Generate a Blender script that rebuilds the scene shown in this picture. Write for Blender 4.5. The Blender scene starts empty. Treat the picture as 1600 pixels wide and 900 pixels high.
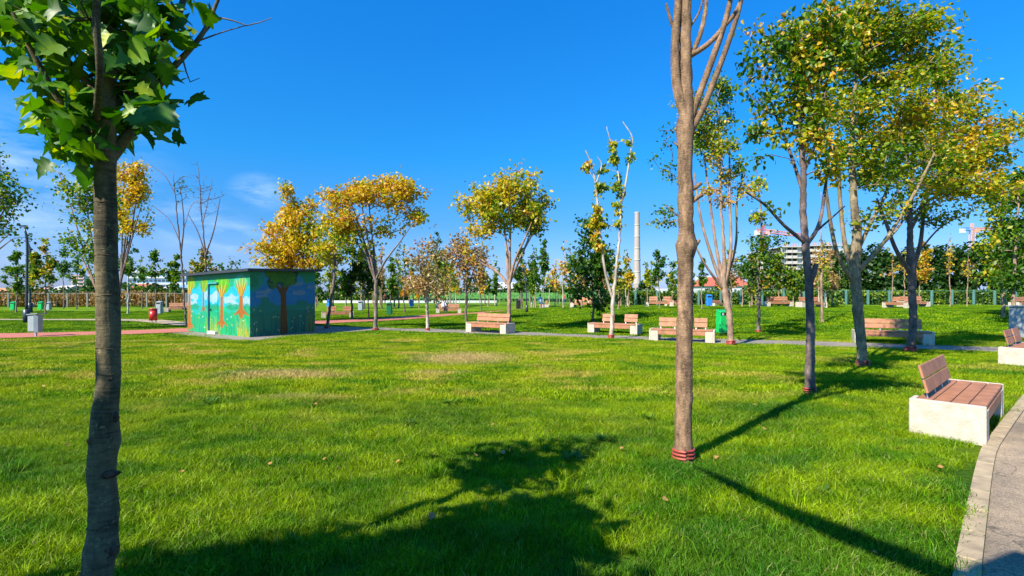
import bpy, math, random
import numpy as np
from mathutils import Vector, Matrix

# ------------------------------------------------------------------ camera, light
F, HZ, EYE = 800.0, 459.0, 1.65          # focal length in px of the 1600 px photograph, horizon row, eye height
SC = bpy.context.scene
COL = SC.collection
cam_d = bpy.data.cameras.new('camera'); cam = bpy.data.objects.new('camera', cam_d); COL.objects.link(cam)
cam_d.sensor_width = 36; cam_d.lens = 18; cam_d.shift_y = 9 / 1600
cam_d.clip_start = 0.05; cam_d.clip_end = 6000
cam.location = (0, 0, EYE); cam.rotation_euler = (math.radians(90), 0, 0)
SC.camera = cam
SUN_EL, SUN_AZ = 42.0, 225.0             # azimuth clockwise from +Y (behind and left of the camera)
w = bpy.data.worlds.new('World'); SC.world = w; w.use_nodes = True
nt = w.node_tree; nt.nodes.clear(); N = nt.nodes; L = nt.links
sky = N.new('ShaderNodeTexSky'); sky.sky_type = 'NISHITA'; sky.sun_disc = False
sky.sun_elevation = math.radians(SUN_EL); sky.sun_rotation = math.radians(SUN_AZ)
sky.air_density = 1.0; sky.dust_density = 0.6; sky.ozone_density = 1.5
hs = N.new('ShaderNodeHueSaturation'); hs.inputs['Saturation'].default_value = 1.0; hs.inputs['Value'].default_value = 1.0
bg = N.new('ShaderNodeBackground'); bg.inputs['Strength'].default_value = 0.10
out = N.new('ShaderNodeOutputWorld')
tc = N.new('ShaderNodeTexCoord')
mp = N.new('ShaderNodeMapping'); mp.inputs['Scale'].default_value = (4.0, 4.0, 14.0); mp.inputs['Rotation'].default_value = (0, 0.5, 0)
nz = N.new('ShaderNodeTexNoise'); nz.inputs['Scale'].default_value = 2.2; nz.inputs['Detail'].default_value = 8; nz.inputs['Roughness'].default_value = 0.62
L.new(tc.outputs['Generated'], mp.inputs['Vector']); L.new(mp.outputs['Vector'], nz.inputs['Vector'])
cloud = None
def cloudspot(px, py, rad, k):
    """a wisp of cloud: noise kept inside a soft cap of the sky around one direction"""
    global cloud
    d = Vector(((px - 800) / F, 1, -(py - HZ) / F)).normalized()
    sub = N.new('ShaderNodeVectorMath'); sub.operation = 'DISTANCE'
    st = N.new('ShaderNodeVectorMath'); st.operation = 'MULTIPLY'; st.inputs[1].default_value = (1, 1, 1.6)
    L.new(tc.outputs['Generated'], st.inputs[0]); L.new(st.outputs[0], sub.inputs[0]); sub.inputs[1].default_value = (d.x, d.y, d.z * 1.6)
    mr = N.new('ShaderNodeMapRange'); mr.interpolation_type = 'SMOOTHSTEP'
    mr.inputs['From Min'].default_value = rad; mr.inputs['From Max'].default_value = 0; mr.inputs['To Max'].default_value = k
    L.new(sub.outputs['Value'], mr.inputs['Value'])
    if cloud is None: cloud = mr.outputs[0]
    else:
        m = N.new('ShaderNodeMath'); m.operation = 'MAXIMUM'; L.new(cloud, m.inputs[0]); L.new(mr.outputs[0], m.inputs[1]); cloud = m.outputs[0]
cloudspot(408, 300, 0.062, .45); cloudspot(362, 370, 0.07, 0.38); cloudspot(60, 262, 0.20, 0.30); cloudspot(40, 330, 0.20, 0.25)
cloudspot(300, 348, 0.10, 0.35); cloudspot(130, 215, 0.14, 0.2)
cr = N.new('ShaderNodeMapRange'); cr.inputs['From Min'].default_value = 0.40; cr.inputs['From Max'].default_value = 0.70
L.new(nz.outputs['Fac'], cr.inputs['Value'])
mu = N.new('ShaderNodeMath'); mu.operation = 'MULTIPLY'; L.new(cr.outputs[0], mu.inputs[0]); L.new(cloud, mu.inputs[1])
mx = N.new('ShaderNodeMix'); mx.data_type = 'RGBA'
L.new(mu.outputs[0], mx.inputs['Factor']); L.new(hs.outputs[0], mx.inputs['A']); mx.inputs['B'].default_value = (7.0, 7.8, 9.0, 1)
sz_ = N.new('ShaderNodeSeparateXYZ'); L.new(tc.outputs['Generated'], sz_.inputs[0])
tr_ = N.new('ShaderNodeValToRGB'); L.new(sz_.outputs['Z'], tr_.inputs['Fac'])
SKYT = [(0.0, (.42, .56, 1.15)), (.05, (.36, .53, 1.0)), (.13, (.20, .51, .90)), (.253, (.085, .63, 1.10)), (.5, (.055, .71, 1.40))]
while len(tr_.color_ramp.elements) < len(SKYT): tr_.color_ramp.elements.new(.5)
for e_, (p_, c_) in zip(tr_.color_ramp.elements, SKYT): e_.position = p_; e_.color = (*[q / 2 for q in c_], 1)
vm_ = N.new('ShaderNodeVectorMath'); vm_.operation = 'MULTIPLY'; L.new(sky.outputs[0], vm_.inputs[0]); L.new(tr_.outputs['Color'], vm_.inputs[1])
vs_ = N.new('ShaderNodeVectorMath'); vs_.operation = 'SCALE'; vs_.inputs['Scale'].default_value = 2.0; L.new(vm_.outputs[0], vs_.inputs[0])
L.new(vs_.outputs[0], hs.inputs['Color']); L.new(mx.outputs['Result'], bg.inputs['Color']); L.new(bg.outputs[0], out.inputs['Surface'])
sl = bpy.data.lights.new('sun', 'SUN'); sl.energy = 5.0; sl.angle = math.radians(0.53); sl.color = (1.0, 0.92, 0.77)
so = bpy.data.objects.new('sun', sl); COL.objects.link(so)
e, a = math.radians(SUN_EL), math.radians(SUN_AZ)
SUNV = Vector((math.sin(a) * math.cos(e), math.cos(a) * math.cos(e), math.sin(e)))
so.rotation_euler = SUNV.to_track_quat('Z', 'Y').to_euler(); so.location = (-20, -20, 30)
SC.view_settings.view_transform = 'Standard'; SC.view_settings.look = 'None'
SC.view_settings.exposure = 0.95; SC.view_settings.gamma = 1.0; SC.view_settings.use_curve_mapping = False
SC.cycles.max_bounces = 6; SC.cycles.transparent_max_bounces = 8; SC.cycles.use_denoising = True

R = np.random.default_rng(7); random.seed(7)

# ------------------------------------------------------------------ helpers
def sst(a, b, x):
    t = np.clip((x - a) / (b - a), 0, 1); return t * t * (3 - 2 * t)
def hz(x, y):
    x = np.asarray(x, float); y = np.asarray(y, float)
    m = 0.62 * sst(22.5 + 0 * x, 35, y + 0.25 * (x - 5)) * (1 - sst(40, 58, y)) * sst(-5, 8, x) * (1 - sst(60, 85, x))
    m = m + 0.05 * np.sin(x * .35) * np.sin(y * .31) * sst(24, 34, y)
    return m
def gp(px, yb):
    """ground point seen at a pixel of the photograph"""
    d = 2.0
    while d < 400:
        x = (px - 800) / F * d; z = EYE - (yb - HZ) / F * d
        if z <= float(hz(x, d)): break
        d += 0.02 + d * 0.0006
    return np.array([x, d, float(hz(x, d))])
def W(px, py, d): return np.array([(px - 800) / F * d, d, EYE - (py - HZ) / F * d])

def tag(o, label=None, cat=None, group=None, kind=None):
    if label: o['label'] = label
    if cat: o['category'] = cat
    if group: o['group'] = group
    if kind: o['kind'] = kind
    return o
def empty(name, loc, rz=0.0, **k):
    o = bpy.data.objects.new(name, None); COL.objects.link(o); o.location = loc; o.rotation_euler = (0, 0, rz)
    o.empty_display_size = 0.2
    return tag(o, **k)
def link(name, me, parent=None, loc=(0, 0, 0), **k):
    o = bpy.data.objects.new(name, me); COL.objects.link(o); o.location = loc
    if parent is not None: o.parent = parent
    return tag(o, **k)
def mesh(name, V, Fc, mat=None, smooth=False, bevel=0):
    me = bpy.data.meshes.new(name); me.from_pydata([tuple(map(float, v)) for v in V], [], [tuple(int(i) for i in f) for f in Fc])
    if mat: me.materials.append(mat)
    if smooth: me.polygons.foreach_set('use_smooth', [True] * len(me.polygons))
    me.update(); return me
def fastmesh(name, V, Fc, mat, smooth=False, tint=None):
    """V (n,3), Fc (m,k) arrays"""
    me = bpy.data.meshes.new(name); V = np.ascontiguousarray(V, np.float32); Fc = np.ascontiguousarray(Fc, np.int32)
    me.vertices.add(len(V)); me.vertices.foreach_set('co', V.ravel())
    m, k = Fc.shape
    me.loops.add(m * k); me.loops.foreach_set('vertex_index', Fc.ravel())
    me.polygons.add(m); me.polygons.foreach_set('loop_start', np.arange(0, m * k, k, dtype=np.int32))
    try: me.polygons.foreach_set('loop_total', np.full(m, k, np.int32))
    except Exception: pass
    if smooth: me.polygons.foreach_set('use_smooth', np.ones(m, bool))
    me.update(calc_edges=True)
    if tint is not None:
        at = me.attributes.new('tint', 'FLOAT', 'POINT'); at.data.foreach_set('value', np.ascontiguousarray(tint, np.float32))
    me.materials.append(mat); me.validate(); return me
class MB:
    def __init__(s): s.V = []; s.F = []
    def add(s, V, Fc):
        b = len(s.V); s.V += [tuple(map(float, v)) for v in V]; s.F += [tuple(b + i for i in f) for f in Fc]; return s
    def box(s, c, size, rz=0, M=None, bev=0.0):
        x, y, z = [q / 2 for q in size]
        if bev > 0:
            b = bev; P = []
            for sz, zz in ((-1, z),):
                pass
            lv = [(-z, b), (-z + b, 0), (z - b, 0), (z, b)]
            for zz, ins in lv:
                X, Y = x - ins, y - ins; c2 = b * .999 if ins == 0 else b * .3
                P += [(-X + c2, -Y, zz), (X - c2, -Y, zz), (X, -Y + c2, zz), (X, Y - c2, zz), (X - c2, Y, zz), (-X + c2, Y, zz), (-X, Y - c2, zz), (-X, -Y + c2, zz)]
            Fs = [tuple(reversed(range(8))), tuple(range(24, 32))]
            for k in range(3):
                for i in range(8):
                    j = (i + 1) % 8; Fs.append((k * 8 + i, k * 8 + j, k * 8 + 8 + j, k * 8 + 8 + i))
        else:
            P = [(-x, -y, -z), (x, -y, -z), (x, y, -z), (-x, y, -z), (-x, -y, z), (x, -y, z), (x, y, z), (-x, y, z)]
            Fs = [(3, 2, 1, 0), (4, 5, 6, 7), (0, 1, 5, 4), (1, 2, 6, 5), (2, 3, 7, 6), (3, 0, 4, 7)]
        ca, sa = math.cos(rz), math.sin(rz)
        Q = []
        for p in P:
            if M is not None: p = tuple(M @ Vector(p))
            Q.append((c[0] + p[0] * ca - p[1] * sa, c[1] + p[0] * sa + p[1] * ca, c[2] + p[2]))
        return s.add(Q, Fs)
    def tube(s, pts, rad, n=8, cap=True):
        V, Fc = tube(np.array(pts, float), np.array(rad, float) if np.ndim(rad) else np.full(len(pts), rad), n)
        b = len(s.V); s.add(V, Fc)
        if cap: s.F.append(tuple(b + i for i in reversed(range(n)))); s.F.append(tuple(b + (len(pts) - 1) * n + i for i in range(n)))
        return s
    def prism(s, poly, z0, z1):
        n = len(poly); P = [(x, y, z0) for x, y in poly] + [(x, y, z1) for x, y in poly]
        return s.add(P, [tuple(reversed(range(n))), tuple(range(n, 2 * n))] + [(i, (i + 1) % n, n + (i + 1) % n, n + i) for i in range(n)])
    def mesh(s, name, mat, smooth=False): return mesh(name, s.V, s.F, mat, smooth)
    def build(s, name, mat, parent=None, smooth=False, **k):
        return link(name, s.mesh(name, mat, smooth), parent, **k)
def tube(P, r, n=6):
    T = np.gradient(P, axis=0); T /= np.linalg.norm(T, axis=1)[:, None] + 1e-9
    m = T.mean(0); ref = np.array([1, 0, 0.]) if abs(m[0]) < abs(m[1]) or abs(m[2]) > .7 else np.array([0, 0, 1.])
    S = np.cross(T, ref); S /= np.linalg.norm(S, axis=1)[:, None] + 1e-9
    U = np.cross(T, S)
    a = np.arange(n) * 2 * math.pi / n
    V = P[:, None, :] + r[:, None, None] * (np.cos(a)[None, :, None] * S[:, None, :] + np.sin(a)[None, :, None] * U[:, None, :])
    k = len(P); i = np.arange(k - 1)[:, None] * n; j = np.arange(n)[None, :]; j2 = (j + 1) % n
    Fc = np.stack([i + j, i + j2, i + n + j2, i + n + j], -1).reshape(-1, 4)
    return V.reshape(-1, 3), Fc

# ------------------------------------------------------------------ materials
def mat(name, col, rough=.7, var=.0, scale=8, bump=0, bscale=40, col2=None, metal=0, detail=4, spec=.5, dist=.02):
    m = bpy.data.materials.new(name); m.use_nodes = True; t = m.node_tree; n = t.nodes; l = t.links
    p = n['Principled BSDF']; p.inputs['Roughness'].default_value = rough; p.inputs['Metallic'].default_value = metal
    p.inputs['Specular IOR Level'].default_value = spec
    g = n.new('ShaderNodeNewGeometry')
    nz = n.new('ShaderNodeTexNoise'); nz.inputs['Scale'].default_value = scale; nz.inputs['Detail'].default_value = detail; nz.inputs['Roughness'].default_value = .65
    l.new(g.outputs['Position'], nz.inputs['Vector'])
    r = n.new('ShaderNodeValToRGB'); c = np.array(col); c2 = np.array(col2) if col2 is not None else c * (1 - var)
    if col2 is None: c1 = np.minimum(c * (1 + var), 1)
    else: c1 = c
    r.color_ramp.elements[0].position = .32; r.color_ramp.elements[0].color = (*c2, 1)
    r.color_ramp.elements[1].position = .68; r.color_ramp.elements[1].color = (*c1, 1)
    l.new(nz.outputs['Fac'], r.inputs['Fac']); l.new(r.outputs['Color'], p.inputs['Base Color'])
    if bump:
        b = n.new('ShaderNodeBump'); b.inputs['Strength'].default_value = bump; b.inputs['Distance'].default_value = dist
        n2 = n.new('ShaderNodeTexNoise'); n2.inputs['Scale'].default_value = bscale; n2.inputs['Detail'].default_value = 5
        l.new(g.outputs['Position'], n2.inputs['Vector']); l.new(n2.outputs['Fac'], b.inputs['Height']); l.new(b.outputs['Normal'], p.inputs['Normal'])
    return m
def bark(name, c_hi, c_lo, lichen=None, vs=1.0, strength=.8):
    """bark: stretched noise, fissures, horizontal lenticel lines and lichen flecks"""
    m = bpy.data.materials.new(name); m.use_nodes = True; t = m.node_tree; n = t.nodes; l = t.links
    p = n['Principled BSDF']; p.inputs['Roughness'].default_value = .85; p.inputs['Specular IOR Level'].default_value = .25
    g = n.new('ShaderNodeNewGeometry')
    def noise(sc, det=5, vec=(1, 1, 1)):
        mp = n.new('ShaderNodeMapping'); mp.inputs['Scale'].default_value = vec; l.new(g.outputs['Position'], mp.inputs['Vector'])
        z = n.new('ShaderNodeTexNoise'); z.inputs['Scale'].default_value = sc; z.inputs['Detail'].default_value = det; z.inputs['Roughness'].default_value = .7
        l.new(mp.outputs[0], z.inputs['Vector']); return z.outputs['Fac']
    a = noise(14 * vs, 6, (1, 1, .35)); b = noise(30 * vs, 4, (.5, .5, 3.2)); c = noise(60 * vs, 3)
    s = n.new('ShaderNodeMath'); s.operation = 'MULTIPLY_ADD'; l.new(b, s.inputs[0]); s.inputs[1].default_value = .55; l.new(a, s.inputs[2])
    r = n.new('ShaderNodeValToRGB'); r.color_ramp.elements[0].position = .62; r.color_ramp.elements[0].color = (*c_lo, 1)
    r.color_ramp.elements[1].position = .92; r.color_ramp.elements[1].color = (*c_hi, 1)
    l.new(s.outputs[0], r.inputs['Fac']); col = r.outputs['Color']
    if lichen:
        r2 = n.new('ShaderNodeValToRGB'); r2.color_ramp.elements[0].position = .60; r2.color_ramp.elements[1].position = .66
        l.new(c, r2.inputs['Fac'])
        mx = n.new('ShaderNodeMix'); mx.data_type = 'RGBA'; l.new(r2.outputs['Color'], mx.inputs['Factor']); l.new(col, mx.inputs['A']); mx.inputs['B'].default_value = (*lichen, 1)
        col = mx.outputs['Result']
    e1 = noise(3.2 * vs, 5, (1, 1, .7)); mr = n.new('ShaderNodeMapRange'); mr.inputs['From Min'].default_value = .35; mr.inputs['From Max'].default_value = .65; mr.inputs['To Min'].default_value = .58; mr.inputs['To Max'].default_value = 1.2
    l.new(e1, mr.inputs['Value']); hv = n.new('ShaderNodeHueSaturation'); l.new(col, hv.inputs['Color']); l.new(mr.outputs[0], hv.inputs['Value']); col = hv.outputs[0]
    l.new(col, p.inputs['Base Color'])
    bm = n.new('ShaderNodeBump'); bm.inputs['Strength'].default_value = strength; bm.inputs['Distance'].default_value = .012
    l.new(s.outputs[0], bm.inputs['Height']); l.new(bm.outputs['Normal'], p.inputs['Normal'])
    return m
def leafmat(name, stops, trans=.35, gloss=.06, rough=.45):
    m = bpy.data.materials.new(name); m.use_nodes = True; t = m.node_tree; n = t.nodes; l = t.links; n.clear()
    o = n.new('ShaderNodeOutputMaterial'); at = n.new('ShaderNodeAttribute'); at.attribute_name = 'tint'
    r = n.new('ShaderNodeValToRGB'); cr = r.color_ramp
    while len(cr.elements) < len(stops): cr.elements.new(.5)
    for q, (pos, c) in zip(cr.elements, stops): q.position = pos; q.color = (*c, 1)
    l.new(at.outputs['Fac'], r.inputs['Fac'])
    d = n.new('ShaderNodeBsdfDiffuse'); tr = n.new('ShaderNodeBsdfTranslucent'); gl = n.new('ShaderNodeBsdfGlossy'); gl.inputs['Roughness'].default_value = rough
    hs = n.new('ShaderNodeHueSaturation'); hs.inputs['Value'].default_value = 1.5; hs.inputs['Saturation'].default_value = 1.15
    l.new(r.outputs['Color'], hs.inputs['Color']); l.new(r.outputs['Color'], d.inputs['Color']); l.new(hs.outputs[0], tr.inputs['Color'])
    m1 = n.new('ShaderNodeMixShader'); m1.inputs[0].default_value = trans; l.new(d.outputs[0], m1.inputs[1]); l.new(tr.outputs[0], m1.inputs[2])
    m2 = n.new('ShaderNodeMixShader'); m2.inputs[0].default_value = gloss; l.new(m1.outputs[0], m2.inputs[1]); l.new(gl.outputs[0], m2.inputs[2])
    l.new(m2.outputs[0], o.inputs['Surface']); return m
PINKLEAF = leafmat('leaf_pinkish_brown', [(0, (.10, .12, .03)), (.5, (.36, .28, .09)), (.8, (.46, .28, .11)), (1, (.34, .17, .08))], trans=.35, gloss=.03)
LEAF = leafmat('leaf_foliage', [(0, (.015, .055, .004)), (.25, (.045, .135, .005)), (.42, (.13, .24, .006)), (.58, (.42, .40, .008)),
                         (.72, (.66, .40, .02)), (.85, (.52, .24, .06)), (1, (.30, .10, .05))], trans=.42, gloss=.03)
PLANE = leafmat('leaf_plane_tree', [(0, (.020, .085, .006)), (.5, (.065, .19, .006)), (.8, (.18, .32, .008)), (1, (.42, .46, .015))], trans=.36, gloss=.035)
FARLEAF = leafmat('leaf_far', [(0, (.008, .034, .005)), (.5, (.026, .075, .008)), (1, (.12, .18, .012))], trans=.2, gloss=.03)
IVY = leafmat('leaf_ivy', [(0, (.015, .06, .005)), (.5, (.085, .18, .006)), (1, (.36, .42, .015))], trans=.3, gloss=.04)
REED = leafmat('leaf_dry_reed', [(0, (.10, .09, .02)), (.5, (.30, .18, .06)), (1, (.42, .28, .12))], trans=.3, gloss=.02)
BROWNL = leafmat('leaf_fallen', [(0, (.30, .11, .04)), (.5, (.40, .20, .06)), (1, (.40, .27, .09))], trans=.2, gloss=.04)
BK_PLANE = bark('bark_plane', (.20, .155, .085), (.05, .045, .028), (.24, .18, .09), .6, .9)
BK_MAIN = bark('bark_main', (.37, .225, .13), (.11, .064, .042), (.42, .33, .12), 1.2, 1.0)
BK_DARK = bark('bark_dark', (.22, .16, .14), (.07, .05, .048), (.24, .20, .10), 1.0)
BK_MOSS = bark('bark_moss', (.34, .26, .15), (.10, .075, .05), (.36, .32, .12), 1.0)
BK_PALE = bark('bark_pale', (.58, .50, .40), (.34, .27, .20), None, .6, .4)
BK_TAN = bark('bark_tan', (.42, .28, .19), (.20, .13, .09), None, .8, .5)
BK_GREY = bark('bark_grey', (.28, .22, .18), (.11, .085, .07), None, .7, .5)
RED = mat('red_tube', (.36, .055, .035), .45, .25, 30)
CONC = mat('white_concrete', (.56, .50, .40), .85, 0, 9, .4, 60, (.40, .345, .26), detail=10)
WOOD = mat('wood_plastic', (.36, .155, .075), .6, .25, 5, .25, 120)
STEEL = mat('steel', (.45, .46, .47), .4, .1, 5, metal=.7)
ASPH = mat('asphalt', (.46, .335, .21), .9, 0, .75, .6, 220, (.11, .09, .068), detail=9, dist=.01)
PATHM = mat('path_asphalt', (.27, .225, .18), .9, 0, .9, .3, 90, (.18, .15, .125), detail=6)
REDP = mat('red_cycle_track', (.42, .13, .085), .9, .12, .8, .2, 60)
KERB = mat('kerb_concrete', (.46, .35, .21), .85, 0, 6, .4, 90, (.25, .19, .12), detail=7)
SLAB = mat('apron_concrete', (.22, .19, .16), .9, .2, 2.5, .3, 60)
DKGREY = mat('dark_roof_metal', (.035, .04, .05), .5, .15, 3)
GREYM = mat('grey_bin_paint', (.30, .34, .35), .45, .1, 6)
GREENM = mat('green_bin_paint', (.01, .42, .09), .35, .1, 6)
DGREEN = mat('dark_green_paint', (.01, .12, .05), .4, .1, 6)
BLUEM = mat('blue_bin_paint', (.02, .20, .62), .4, .1, 6)
REDM = mat('red_bin_paint', (.50, .02, .02), .35, .1, 6)
BLACKM = mat('black_plastic', (.012, .012, .014), .45, .1, 6)
WHITE = mat('white_paint', (.60, .60, .58), .6, .06, 3)
LAMPM = mat('lamp_post_paint', (.035, .045, .06), .35, .1, 4)
TEAL = mat('teal_fence_post', (.075, .19, .17), .7, .15, 2)
GPOST = mat('grey_fence_post', (.20, .23, .21), .7, .1, 3)

def ground_material():
    m = bpy.data.materials.new('lawn'); m.use_nodes = True; t = m.node_tree
    p = t.nodes['Principled BSDF']; p.inputs['Roughness'].default_value = .95; p.inputs['Specular IOR Level'].default_value = .1
    n = t.nodes; l = t.links; c = grass_colour(t, 0); g0 = n.new('ShaderNodeNewGeometry'); s0 = n.new('ShaderNodeSeparateXYZ'); l.new(g0.outputs['Position'], s0.inputs[0])
    # thatch between the blades is browner and darker than the blades that stand on it; beyond the last tufts the sheet is the lawn itself
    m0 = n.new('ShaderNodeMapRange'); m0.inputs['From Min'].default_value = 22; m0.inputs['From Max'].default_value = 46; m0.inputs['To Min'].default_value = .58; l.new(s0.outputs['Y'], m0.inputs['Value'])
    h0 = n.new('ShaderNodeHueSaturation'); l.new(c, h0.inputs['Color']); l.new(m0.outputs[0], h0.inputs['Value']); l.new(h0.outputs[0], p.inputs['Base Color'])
    g = n.new('ShaderNodeNewGeometry'); z = n.new('ShaderNodeTexNoise'); z.inputs['Scale'].default_value = 22; z.inputs['Detail'].default_value = 8
    l.new(g.outputs['Position'], z.inputs['Vector']); b = n.new('ShaderNodeBump'); b.inputs['Strength'].default_value = 1.0; b.inputs['Distance'].default_value = .06
    l.new(z.outputs['Fac'], b.inputs['Height']); l.new(b.outputs['Normal'], p.inputs['Normal'])
    return m
def grass_colour(t, blade):
    """world-space lawn colour: lush green near, drier yellow patches in the middle of the lawn"""
    n = t.nodes; l = t.links; g = n.new('ShaderNodeNewGeometry')
    def noise(sc, det, off=0):
        mp = n.new('ShaderNodeMapping'); mp.inputs['Location'].default_value = (off, off * .7, 0); mp.inputs['Scale'].default_value = (1, 1.5, 0)
        l.new(g.outputs['Position'], mp.inputs['Vector'])
        z = n.new('ShaderNodeTexNoise'); z.inputs['Scale'].default_value = sc; z.inputs['Detail'].default_value = det; z.inputs['Roughness'].default_value = .62
        l.new(mp.outputs[0], z.inputs['Vector']); return z.outputs['Fac']
    def ramp(v, a, b, to=1.0):
        r = n.new('ShaderNodeMapRange'); r.interpolation_type = 'SMOOTHSTEP'; r.inputs['From Min'].default_value = a; r.inputs['From Max'].default_value = b; r.inputs['To Max'].default_value = to
        l.new(v, r.inputs['Value']); return r.outputs[0]
    def mix(f, A, B):
        x = n.new('ShaderNodeMix'); x.data_type = 'RGBA'
        l.new(f, x.inputs['Factor'])
        for s, v in (('A', A), ('B', B)):
            if isinstance(v, tuple): x.inputs[s].default_value = (*v, 1)
            else: l.new(v, x.inputs[s])
        return x.outputs['Result']
    def mul(a, b):
        x = n.new('ShaderNodeMath'); x.operation = 'MULTIPLY'; l.new(a, x.inputs[0]); l.new(b, x.inputs[1]); return x.outputs[0]
    k = 1.0
    base = mix(ramp(noise(1.1, 7), .36, .64), (.058 * k, .160 * k, .002), (.205 * k, .300 * k, .003))
    base = mix(ramp(noise(.42, 6, 50), .50, .60, .7), base, (.030, .125, .007))
    # dry belt: mown lawn between about 7 and 16 m from the path, patchy
    sp = n.new('ShaderNodeSeparateXYZ'); l.new(g.outputs['Position'], sp.inputs[0])
    belt = mul(ramp(sp.outputs['Y'], 5.0, 10.5), ramp(sp.outputs['Y'], 22.0, 17.0))
    left = ramp(sp.outputs['X'], 9.0, -3.0, .55)
    ad = n.new('ShaderNodeMath'); ad.operation = 'ADD'; l.new(left, ad.inputs[0]); ad.inputs[1].default_value = .45
    belt = mul(belt, ad.outputs[0])
    yel = mul(belt, ramp(noise(.8, 5, 9), .38, .62))
    c = mix(yel, base, (.27, .315, .006))
    # a few straw patches
    st = mul(belt, ramp(noise(.45, 5, 31), .52, .64, .85))
    c = mix(st, c, (.42, .33, .06))
    for (px, py, rx, ry, amt) in ((-1.2, 13.0, 1.9, 1.6, 1.0), (-4.6, 10.3, 2.0, .9, .8), (-3.4, 8.0, 1.2, .35, .4), (-1.5, 10.5, 1.0, .5, .4)):
        v = n.new('ShaderNodeVectorMath'); v.operation = 'SUBTRACT'; l.new(g.outputs['Position'], v.inputs[0]); v.inputs[1].default_value = (px, py, 0)
        v2 = n.new('ShaderNodeVectorMath'); v2.operation = 'MULTIPLY'; l.new(v.outputs[0], v2.inputs[0]); v2.inputs[1].default_value = (1 / rx, 1 / ry, 0)
        v3 = n.new('ShaderNodeVectorMath'); v3.operation = 'LENGTH'; l.new(v2.outputs[0], v3.inputs[0])
        f = mul(ramp(v3.outputs['Value'], 1.0, .2, amt), ramp(noise(3.0, 5, 3), .22, .5))
        c = mix(f, c, (.42, .31, .12))
    if blade:
        at = n.new('ShaderNodeAttribute'); at.attribute_name = 'tint'
        h = n.new('ShaderNodeHueSaturation'); l.new(c, h.inputs['Color'])
        mr = n.new('ShaderNodeMapRange'); mr.inputs['To Min'].default_value = .42; mr.inputs['To Max'].default_value = 2.1; l.new(at.outputs['Fac'], mr.inputs['Value']); l.new(mr.outputs[0], h.inputs['Value'])
        c = h.outputs[0]
        c = mix(ramp(at.outputs['Fac'], .955, .97, .7), c, (.42, .36, .13))
    return c
def blade_material():
    m = bpy.data.materials.new('grass_blades'); m.use_nodes = True; t = m.node_tree; n = t.nodes; l = t.links; n.clear()
    c = grass_colour(t, 1)
    o = n.new('ShaderNodeOutputMaterial'); d = n.new('ShaderNodeBsdfDiffuse'); tr = n.new('ShaderNodeBsdfTranslucent'); gl = n.new('ShaderNodeBsdfGlossy'); gl.inputs['Roughness'].default_value = .45
    l.new(c, d.inputs['Color']); l.new(c, tr.inputs['Color'])
    m1 = n.new('ShaderNodeMixShader'); m1.inputs[0].default_value = .35; l.new(d.outputs[0], m1.inputs[1]); l.new(tr.outputs[0], m1.inputs[2])
    m2 = n.new('ShaderNodeMixShader'); m2.inputs[0].default_value = .010; l.new(m1.outputs[0], m2.inputs[1]); l.new(gl.outputs[0], m2.inputs[2])
    l.new(m2.outputs[0], o.inputs['Surface']); return m
def speckle(m, sc=260, amt=.35):
    t = m.node_tree; n = t.nodes; l = t.links; p = n['Principled BSDF']; src = p.inputs['Base Color'].links[0].from_socket; g = n.new('ShaderNodeNewGeometry')
    v = n.new('ShaderNodeTexVoronoi'); v.inputs['Scale'].default_value = sc; l.new(g.outputs['Position'], v.inputs['Vector'])
    c = n.new('ShaderNodeTexVoronoi'); c.feature = 'DISTANCE_TO_EDGE'; c.inputs['Scale'].default_value = .55; nz = n.new('ShaderNodeTexNoise'); nz.inputs['Scale'].default_value = 2.5; nz.inputs['Detail'].default_value = 6
    l.new(g.outputs['Position'], nz.inputs['Vector']); va = n.new('ShaderNodeVectorMath'); va.operation = 'ADD'; l.new(g.outputs['Position'], va.inputs[0]); l.new(nz.outputs['Color'], va.inputs[1]); l.new(va.outputs[0], c.inputs['Vector'])
    cr = n.new('ShaderNodeMapRange'); cr.inputs['From Max'].default_value = .012; cr.inputs['To Min'].default_value = .45; l.new(c.outputs['Distance'], cr.inputs['Value'])
    mr = n.new('ShaderNodeMapRange'); mr.inputs['To Min'].default_value = 1 - amt; mr.inputs['To Max'].default_value = 1 + amt; sp = n.new('ShaderNodeSeparateColor'); l.new(v.outputs['Color'], sp.inputs[0]); l.new(sp.outputs[0], mr.inputs['Value'])
    mm = n.new('ShaderNodeMath'); mm.operation = 'MULTIPLY'; l.new(mr.outputs[0], mm.inputs[0]); l.new(cr.outputs[0], mm.inputs[1])
    h = n.new('ShaderNodeHueSaturation'); l.new(src, h.inputs['Color']); l.new(mm.outputs[0], h.inputs['Value']); l.new(h.outputs[0], p.inputs['Base Color'])
speckle(ASPH, 130, .4); speckle(PATHM, 60, .2)
LAWN = ground_material(); BLADE = blade_material()

# ------------------------------------------------------------------ ground, paths
def axis(lo, hi, step, far):
    c = np.arange(lo, hi + .01, step); g = [step * 1.5]
    while sum(g) < far: g.append(g[-1] * 1.45)
    o = np.cumsum(g); return np.concatenate([(lo - o)[::-1], c, hi + o])
gx, gy = axis(-60, 90, .75, 3500), axis(-20, 100, .75, 3500)
X, Y = np.meshgrid(gx, gy); Z = hz(X, Y)
V = np.stack([X, Y, Z], -1).reshape(-1, 3); nx = len(gx)
i, j = np.meshgrid(np.arange(len(gy) - 1), np.arange(nx - 1), indexing='ij'); q = (i * nx + j).ravel()
ground = link('ground', fastmesh('ground', V, np.stack([q, q + 1, q + nx + 1, q + nx], -1), LAWN, True), kind='structure')

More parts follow.
